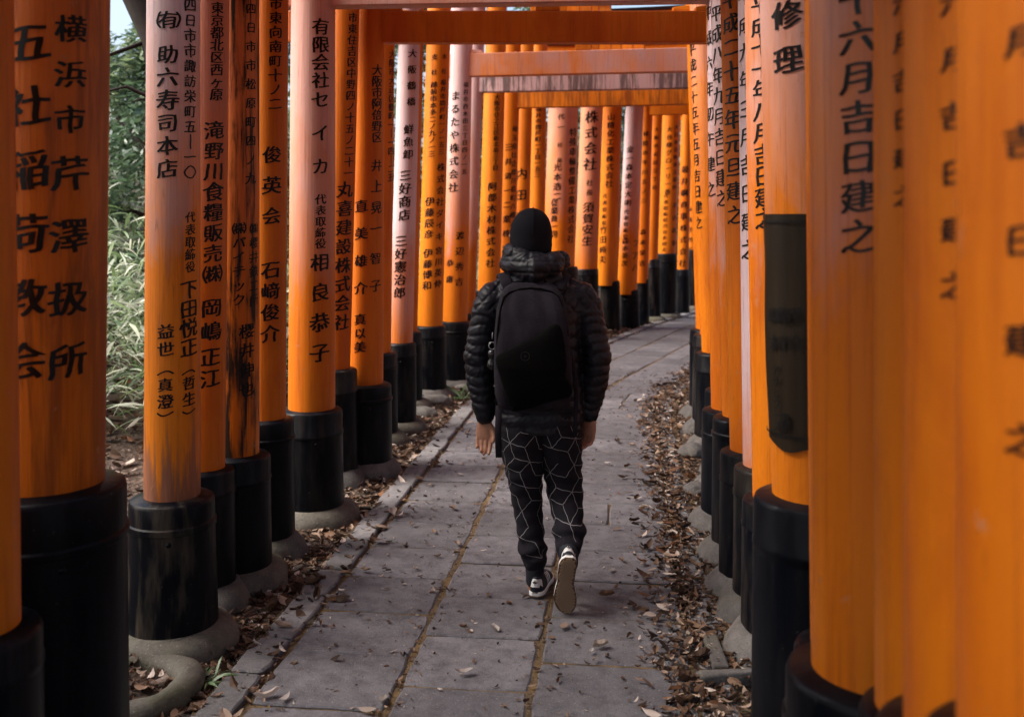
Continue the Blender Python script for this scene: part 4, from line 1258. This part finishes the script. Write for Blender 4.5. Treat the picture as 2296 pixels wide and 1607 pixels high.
# print of cubes and stars (hexagons split in three): thin white lines lying on the cloth
VV, FF = [], []
for gi, (G, L) in enumerate(GRID):
    nz_, ns_ = G.shape[:2]
    zs = L[:, 2]; arc = np.concatenate([[0], np.cumsum(np.abs(np.diff(zs)))])
    def surf(u, v):
        """u metres round the leg from its back line, v metres down from the waist"""
        i = np.interp(v, arc, np.arange(nz_)); k = min(int(i), nz_ - 2); f = i - k
        r = L[k, 3] * (1 - f) + L[k + 1, 3] * f
        a = -math.pi / 2 + u / r
        q = (a / (2 * math.pi) % 1) * ns_; j = int(q) % ns_; g = q - int(q)
        j2 = (j + 1) % ns_
        p = (G[k, j] * (1 - g) + G[k, j2] * g) * (1 - f) + (G[k + 1, j] * (1 - g) + G[k + 1, j2] * g) * f
        d = np.array([math.cos(a), math.sin(a), 0])
        return p + d * .0014, a
    ed = .070
    segs = set()
    dirs = [R(60 * k + 12) for k in range(6)]
    a1 = np.array([math.cos(R(42)), math.sin(R(42))]) * ed * math.sqrt(3); a2 = np.array([math.cos(R(102)), math.sin(R(102))]) * ed * math.sqrt(3)
    for i in range(-12, 13):
        for j in range(-12, 13):
            c = i * a1 + j * a2 + (.02 + .03 * gi, .43 + .02 * gi)
            hexv = [c + ed * np.array([math.cos(d), math.sin(d)]) for d in dirs]
            for k in range(6):
                a_, b_ = tuple(np.round(hexv[k], 4)), tuple(np.round(hexv[(k + 1) % 6], 4))
                segs.add((min(a_, b_), max(a_, b_)))
            for k in (0, 2, 4):
                a_, b_ = tuple(np.round(c, 4)), tuple(np.round(hexv[k], 4))
                segs.add((min(a_, b_), max(a_, b_)))
    vmax = arc[-1] - .075
    for a_, b_ in segs:
        a_, b_ = np.array(a_), np.array(b_)
        m = (a_ + b_) / 2
        if not (.09 < m[1] < vmax) or max(a_[1], b_[1]) > vmax + .01: continue
        r = np.interp(m[1], arc, L[:, 3])
        if abs(m[0]) > r * math.pi or random.random() < .12: continue
        d = (b_ - a_) / np.linalg.norm(b_ - a_); nrm = np.array([-d[1], d[0]]) * .0009
        prev = None
        for k in range(6):
            p = a_ + (b_ - a_) * (k / 5 * .97 + .015) + nrm * 1.2 * math.sin(k * 2.1 + a_[0] * 60)
            row = [surf(*(p - nrm))[0], surf(*(p + nrm))[0]]
            VV += [tuple(q) for q in row]
            if prev is not None: FF.append((prev, prev + 1, prev + 3, prev + 2))
            prev = len(VV) - 2
tag(link('print_lines', tri_mesh('print_lines', VV, FF), M_PRINT, trousers), kind='stuff')

# shoes (x across, y towards the toe, z up; heel at y = 0)
def outline(t, wide=1.):
    """half widths of a sole at t along its length: left, right"""
    w0 = np.interp(t, [0, .04, .12, .3, .45, .62, .75, .88, .96, 1.0], [.012, .026, .034, .033, .031, .041, .045, .038, .024, .006])
    return w0 * wide
def shoe(parent, Mw, left):
    L = .278
    s = -1 if left else 1
    mid = lambda t: s * -.010 * math.sin(t * math.pi) + s * .006 * t
    Mx = Mw
    def put(name, bm, m, par, smooth=True, ang=None):
        return obj(name, bm, m, par, smooth, Mx, ang)
    ts = np.concatenate([[0, .015, .04, .08], np.linspace(.13, .86, 18), [.91, .95, .98, 1.0]])
    bm = bmesh.new()        # upper
    rings = []
    for t in ts:
        hw = outline(t) * .97
        top = np.interp(t, [0, .05, .18, .30, .42, .6, .8, .95, 1.0], [.072, .082, .074, .066, .074, .062, .050, .036, .024])
        rings.append([(mid(t) + hw * math.cos(a) * (1 if math.sin(a) < .2 else 1 - .42 * max(0, math.sin(a) - .2)), t * L, .018 + (top - .018) * max(0, math.sin(a)) ** .75) for a in (math.pi * k / 16 for k in range(17))])
    loft(bm, rings, True, True, True)
    up = put('shoe', bm, M_SHOE, parent)
    bm = bmesh.new()        # white midsole band
    prof = []
    rg = [[], [], [], []]
    path = [(t, 1) for t in ts] + [(t, -1) for t in ts[::-1]]
    for t, sd in path:
        hw = outline(t) + .003
        for r_, (g_, z) in zip(rg, ((-.004, .004), (0, .006), (.0005, .020), (-.003, .0235))):
            r_.append((mid(t) + sd * (hw + g_), t * L, z))
    loft(bm, rg)
    put('midsole', bm, M_WHITE, up, True, 40)
    bm = bmesh.new()        # gum outsole
    rg = [[], []]
    for t, sd in path:
        hw = outline(t) + .004
        rg[0].append((mid(t) + sd * hw, t * L, 0)); rg[1].append((mid(t) + sd * hw, t * L, .0065))
    loft(bm, rg)
    out = put('outsole', bm, M_GUMD, up, True, 30)
    # tread: rows of small hexagonal studs
    VV, FF = [], []
    e = .0052
    for i in range(60):
        for j in range(-14, 15):
            y = .006 + i * e * 1.5; x = (j + (i % 2) * .5) * e * 1.732
            t = y / L
            if t >= .985: continue
            if abs(x - mid(t)) > outline(t) - .003: continue
            o_ = len(VV)
            for z, k_ in ((0.0, .90), (-.0022, .66)):
                for q in range(6):
                    a = R(60 * q + 30); VV.append((x + e * k_ * math.cos(a), y + e * k_ * math.sin(a), z))
            FF.append(tuple(range(o_ + 6, o_ + 12)))
            for q in range(6): FF.append((o_ + q, o_ + (q + 1) % 6, o_ + 6 + (q + 1) % 6, o_ + 6 + q))
    me = tri_mesh('tread_studs', VV, FF); me.transform(Mx)
    tag(link('tread_studs', me, M_GUM, up), kind='stuff')
    def skin(t, a, lift=.0012):
        hw = outline(t) * .97 + lift
        top = np.interp(t, [0, .05, .18, .30, .42, .6, .8, .95, 1.0], [.072, .082, .074, .066, .074, .062, .050, .036, .024]) + lift
        return V3((mid(t) + hw * math.cos(a) * (1 if math.sin(a) < .2 else 1 - .42 * max(0, math.sin(a) - .2)), t * L, .018 + (top - .018) * max(0, math.sin(a)) ** .75))
    bm = bmesh.new()        # white heel tab
    rings = []
    for u in np.linspace(-1, 1, 13):
        r_ = []
        for h_ in (.047, .058, .070, .0835):
            y = -.0030 + .030 * abs(u) ** 2.2
            x = u * .031 * (1 - (h_ - .047) * 6)
            r_.append((x, y + (.004 if h_ > .08 else 0), h_ - .006 * abs(u)))
        rings.append([V3(p) for p in r_] + [V3((p[0] * .9, p[1] + .008, p[2])) for p in reversed(r_)])
    loft(bm, rings)
    tab = put('heel_tab', bm, M_WHITE, up, True, 50)
    bm = bmesh.new()        # three leaf emblem on the tab
    def disc(cx, cz, rx, rz, rot):
        vs = [bm.verts.new((cx + rx * math.cos(a) * math.cos(rot) - rz * math.sin(a) * math.sin(rot), -.0042 + 6 * cx * cx, cz + rx * math.cos(a) * math.sin(rot) + rz * math.sin(a) * math.cos(rot))) for a in (2 * math.pi * k / 12 for k in range(12))]
        bm.faces.new(vs)
    disc(0, .0700, .0034, .0062, 0); disc(-.0062, .0672, .0032, .0060, R(48)); disc(.0062, .0672, .0032, .0060, R(-48))
    for k in range(3): disc(0, .0606 - k * .0022, .0050 - k * .0010, .0006, 0)
    put('heel_emblem', bm, M_SHOE, tab, False)
    for sd in (0, 1):       # three white stripes on each side
        bm = bmesh.new()
        for k in range(3):
            t0 = .36 + k * .075
            pts = []
            for q in range(6):
                f = q / 5
                a = .12 + .95 * f
                t = t0 + .10 * f
                for dt in (0, .036):
                    p = skin(t + dt, a if sd else math.pi - a); pts.append(bm.verts.new(p))
            for q in range(5): bm.faces.new((pts[2 * q], pts[2 * q + 1], pts[2 * q + 3], pts[2 * q + 2]))
        put('stripe', bm, M_WHITE, up, True)
    bm = bmesh.new()        # collar of the ankle opening
    tube(bm, [(mid(.1) + .026 * math.cos(a), (.055 + .050 * math.sin(a)), .079 - .006 * math.sin(a)) for a in (2 * math.pi * k / 20 for k in range(21))], [.0055] * 21, 8, False)
    put('collar', bm, M_SHOE, up)
ML = Matrix.Translation((-.012, -.062, .002)) @ Matrix.Rotation(R(-12), 4, 'Z')
shoe(person, ML, True)
MR = Matrix.Translation((.124, -.325, .268)) @ Matrix.Rotation(R(3), 4, 'Y') @ Matrix.Rotation(R(-72), 4, 'X')
shoe(person, MR, False)
bm = bmesh.new()            # socks
tube(bm, [(-.012, -.012, .16), (-.012, -.014, .06)], [.043, .040], 14)
obj('sock', bm, M_SHOE, person)
bm = bmesh.new()
tube(bm, [(.130, -.16, .27), (.127, -.235, .215)], [.043, .040], 14)
obj('sock', bm, M_SHOE, person)

# ------------------------------------------------------------------ backpack
pack = empty('backpack', PO, 0, 'charcoal backpack with black front pocket on the walker\'s back', 'backpack')
bm = bmesh.new()
rings = []
BX = lambda z: -.038 - .02 * (z - 1.1)
for z, rx, d in ((.855, .115, .05), (.87, .150, .085), (.93, .166, .105), (1.05, .168, .118), (1.18, .163, .115), (1.28, .152, .098), (1.345, .136, .075), (1.385, .112, .05), (1.402, .08, .03)):
    r_ = []
    for k in range(36):
        a = 2 * math.pi * k / 36
        cxx, syy = math.copysign(abs(math.cos(a)) ** .6, math.cos(a)), math.copysign(abs(math.sin(a)) ** .6, math.sin(a))
        bl = 1 + .02 * ns(math.cos(a) * 2, math.sin(a) * 2, z * 6)
        yy = -.135 - (d * .5) + syy * d * .62
        r_.append((BX(z) + .012 + rx * cxx * bl, yy + .010 * ns(cxx * 3, z * 7, 2.2), z))
    rings.append(r_)
loft(bm, rings)
bmesh.ops.subdivide_edges(bm, edges=[e for e in bm.edges if e.is_manifold and len(e.link_faces[0].verts) == 4 and len(e.link_faces[1].verts) == 4], cuts=2, use_grid_fill=True, smooth=.6)
for v in bm.verts:
    if v.co.y < -.15: v.co.y += .016 * ns(v.co.x * 9 + v.co.z * 3, v.co.z * 6, 5) + .008 * ns(v.co.x * 26 + v.co.z * 9, v.co.z * 9, 9)
bag = obj('bag', bm, M_PACK, pack)
def back_y(x, z):
    d = np.interp(z, [.855, .87, .93, 1.05, 1.18, 1.28, 1.345, 1.385], [.05, .085, .105, .118, .115, .098, .075, .05])
    rx = np.interp(z, [.855, .87, .93, 1.05, 1.18, 1.28, 1.345, 1.385], [.115, .150, .166, .168, .163, .152, .136, .112])
    q = min(abs((x - BX(z) - .012) / rx), .999)
    sy = (1 - q ** (2 / .6)) ** .3
    return -.135 - d * .5 - sy * d * .62
# black blot over the logo, added as a raised panel; outline in bag coordinates
outl = [(-.184, 1.085), (-.150, 1.118), (-.085, 1.150), (-.010, 1.185), (.050, 1.228), (.080, 1.232), (.098, 1.200), (.110, 1.130), (.117, 1.06), (.112, 1.015), (.130, .985), (.142, .950), (.132, .925), (.095, .915), (.03, .898), (-.04, .875), (-.105, .862), (-.118, .868), (-.140, .935), (-.165, 1.01)]
def dense_outline(pts, n=6):
    out = []
    for k in range(len(pts)):
        a, b, c, d = (np.array(pts[(k + j - 1) % len(pts)]) for j in range(4))
        for q in range(n):
            f = q / n
            out.append(tuple(.5 * ((2 * b) + (-a + c) * f + (2 * a - 5 * b + 4 * c - d) * f * f + (-a + 3 * b - 3 * c + d) * f ** 3)))
    return out
bm = bmesh.new()
do = dense_outline(outl)
cxp, czp = -.03, 1.03
rings = []
for k_, lift in ((1.0, -.012), (1.0, .004), (.975, .011), (.93, .015), (.8, .020), (.6, .024), (.4, .026), (.2, .027), (.03, .027)):
    rings.append([(cxp + (x - cxp) * k_, back_y(cxp + (x - cxp) * k_ * .9, min(max(czp + (z - czp) * k_, .89), 1.3)) - lift, czp + (z - czp) * k_) for x, z in do])
loft(bm, rings)
pk = obj('black_patch', bm, M_FLATBLACK, pack)
bm = bmesh.new()            # small round emblem: dashed ring and a dot
ecx, ecz = mx(1177, 4.1) - PO.x, mz(795, 4.1)
ey = min(back_y(ecx, ecz), -.25) - .030
for k in range(22):
    a0 = 2 * math.pi * k / 22; a1_ = a0 + .19
    for (r0, r1) in ((.0172, .0190),):
        vs = [bm.verts.new((ecx + r_ * math.cos(a), ey, ecz + r_ * math.sin(a))) for r_, a in ((r0, a0), (r1, a0), (r1, a1_), (r0, a1_))]
        bm.faces.new(vs)
for rr0, rr1 in ((.0035, .0045),):
    for k in range(12):
        a0, a1_ = 2 * math.pi * k / 12, 2 * math.pi * (k + 1) / 12
        bm.faces.new([bm.verts.new((ecx + r_ * math.cos(a), ey, ecz + r_ * math.sin(a))) for r_, a in ((rr0, a0), (rr1, a0), (rr1, a1_), (rr0, a1_))])
M_EMB = make_simple('faded_print', (.045, .042, .048), .8, .2)
obj('emblem', bm, M_EMB, pk, False)
def strap(name, pts, wd, th, m, par):
    bm = bmesh.new(); tube(bm, pts, [(wd, th)] * len(pts), 10, False)
    return obj(name, bm, m, par)
strap('shoulder_strap', [(-.125, -.16, 1.375), (-.150, -.10, 1.425), (-.158, -.02, 1.432), (-.160, .08, 1.40), (-.165, .145, 1.28), (-.16, .15, 1.1)], .026, .007, M_PACK, pack)
strap('shoulder_strap', [(.085, -.16, 1.375), (.115, -.10, 1.420), (.130, -.02, 1.428), (.135, .08, 1.40), (.14, .145, 1.28), (.135, .15, 1.1)], .026, .007, M_PACK, pack)
strap('zip', [(BX(z) + .012 + sx_ * np.interp(z, [.93, 1.18, 1.28, 1.345, 1.385], [.150, .150, .138, .118, .085]), back_y(BX(z) + .012 + sx_ * np.interp(z, [.93, 1.18, 1.28, 1.345, 1.385], [.150, .150, .138, .118, .085]), z) - .002, z)
             for sx_, z in [(-1, 1.10), (-1, 1.18), (-1, 1.25), (-1, 1.30), (-1, 1.345), (-.9, 1.365), (-.5, 1.378), (0, 1.382), (.5, 1.378), (.9, 1.365), (1, 1.345), (1, 1.30), (1, 1.25), (1, 1.18)]], .004, .003, M_FLATBLACK, pack)
strap('side_strap', [(.130, -.17, 1.12), (.155, -.16, 1.02), (.165, -.15, .92), (.162, -.14, .80), (.160, -.135, .73)], .010, .003, M_PACK, pack)
strap('grab_loop', [(-.07, -.14, 1.40), (-.06, -.15, 1.43), (-.02, -.152, 1.437), (.02, -.15, 1.43), (.03, -.14, 1.40)], .010, .004, M_PACK, pack)

# charm hanging from the side of the bag
ch = empty('key_charm', PO, 0, 'small metal ring with dark glossy charm hanging from the backpack side', 'charm')
bm = bmesh.new()
kx = mx(1104, 4.2) - PO.x
tube(bm, [(kx + .014 * math.cos(a), -.20 + .004 * math.sin(a), 1.135 + .015 * math.sin(a)) for a in (2 * math.pi * k / 20 for k in range(21))], [.0018] * 21, 6, False)
obj('ring', bm, M_METAL, ch)
bm = bmesh.new()
tube(bm, [(kx, -.20, 1.165), (kx + .002, -.198, 1.19)], [.0022, .0018], 6)
obj('chain', bm, M_METAL, ch)
bm = bmesh.new()
lathe(bm, [(.004, 1.120), (.016, 1.113), (.019, 1.098), (.015, 1.085), (.011, 1.080), (.017, 1.072), (.022, 1.058), (.021, 1.044), (.013, 1.035)], kx, -.2, 20)
M_GLOSS = make_simple('dark_gloss', (.012, .012, .014), .15, .6)
obj('charm_body', bm, M_GLOSS, ch)
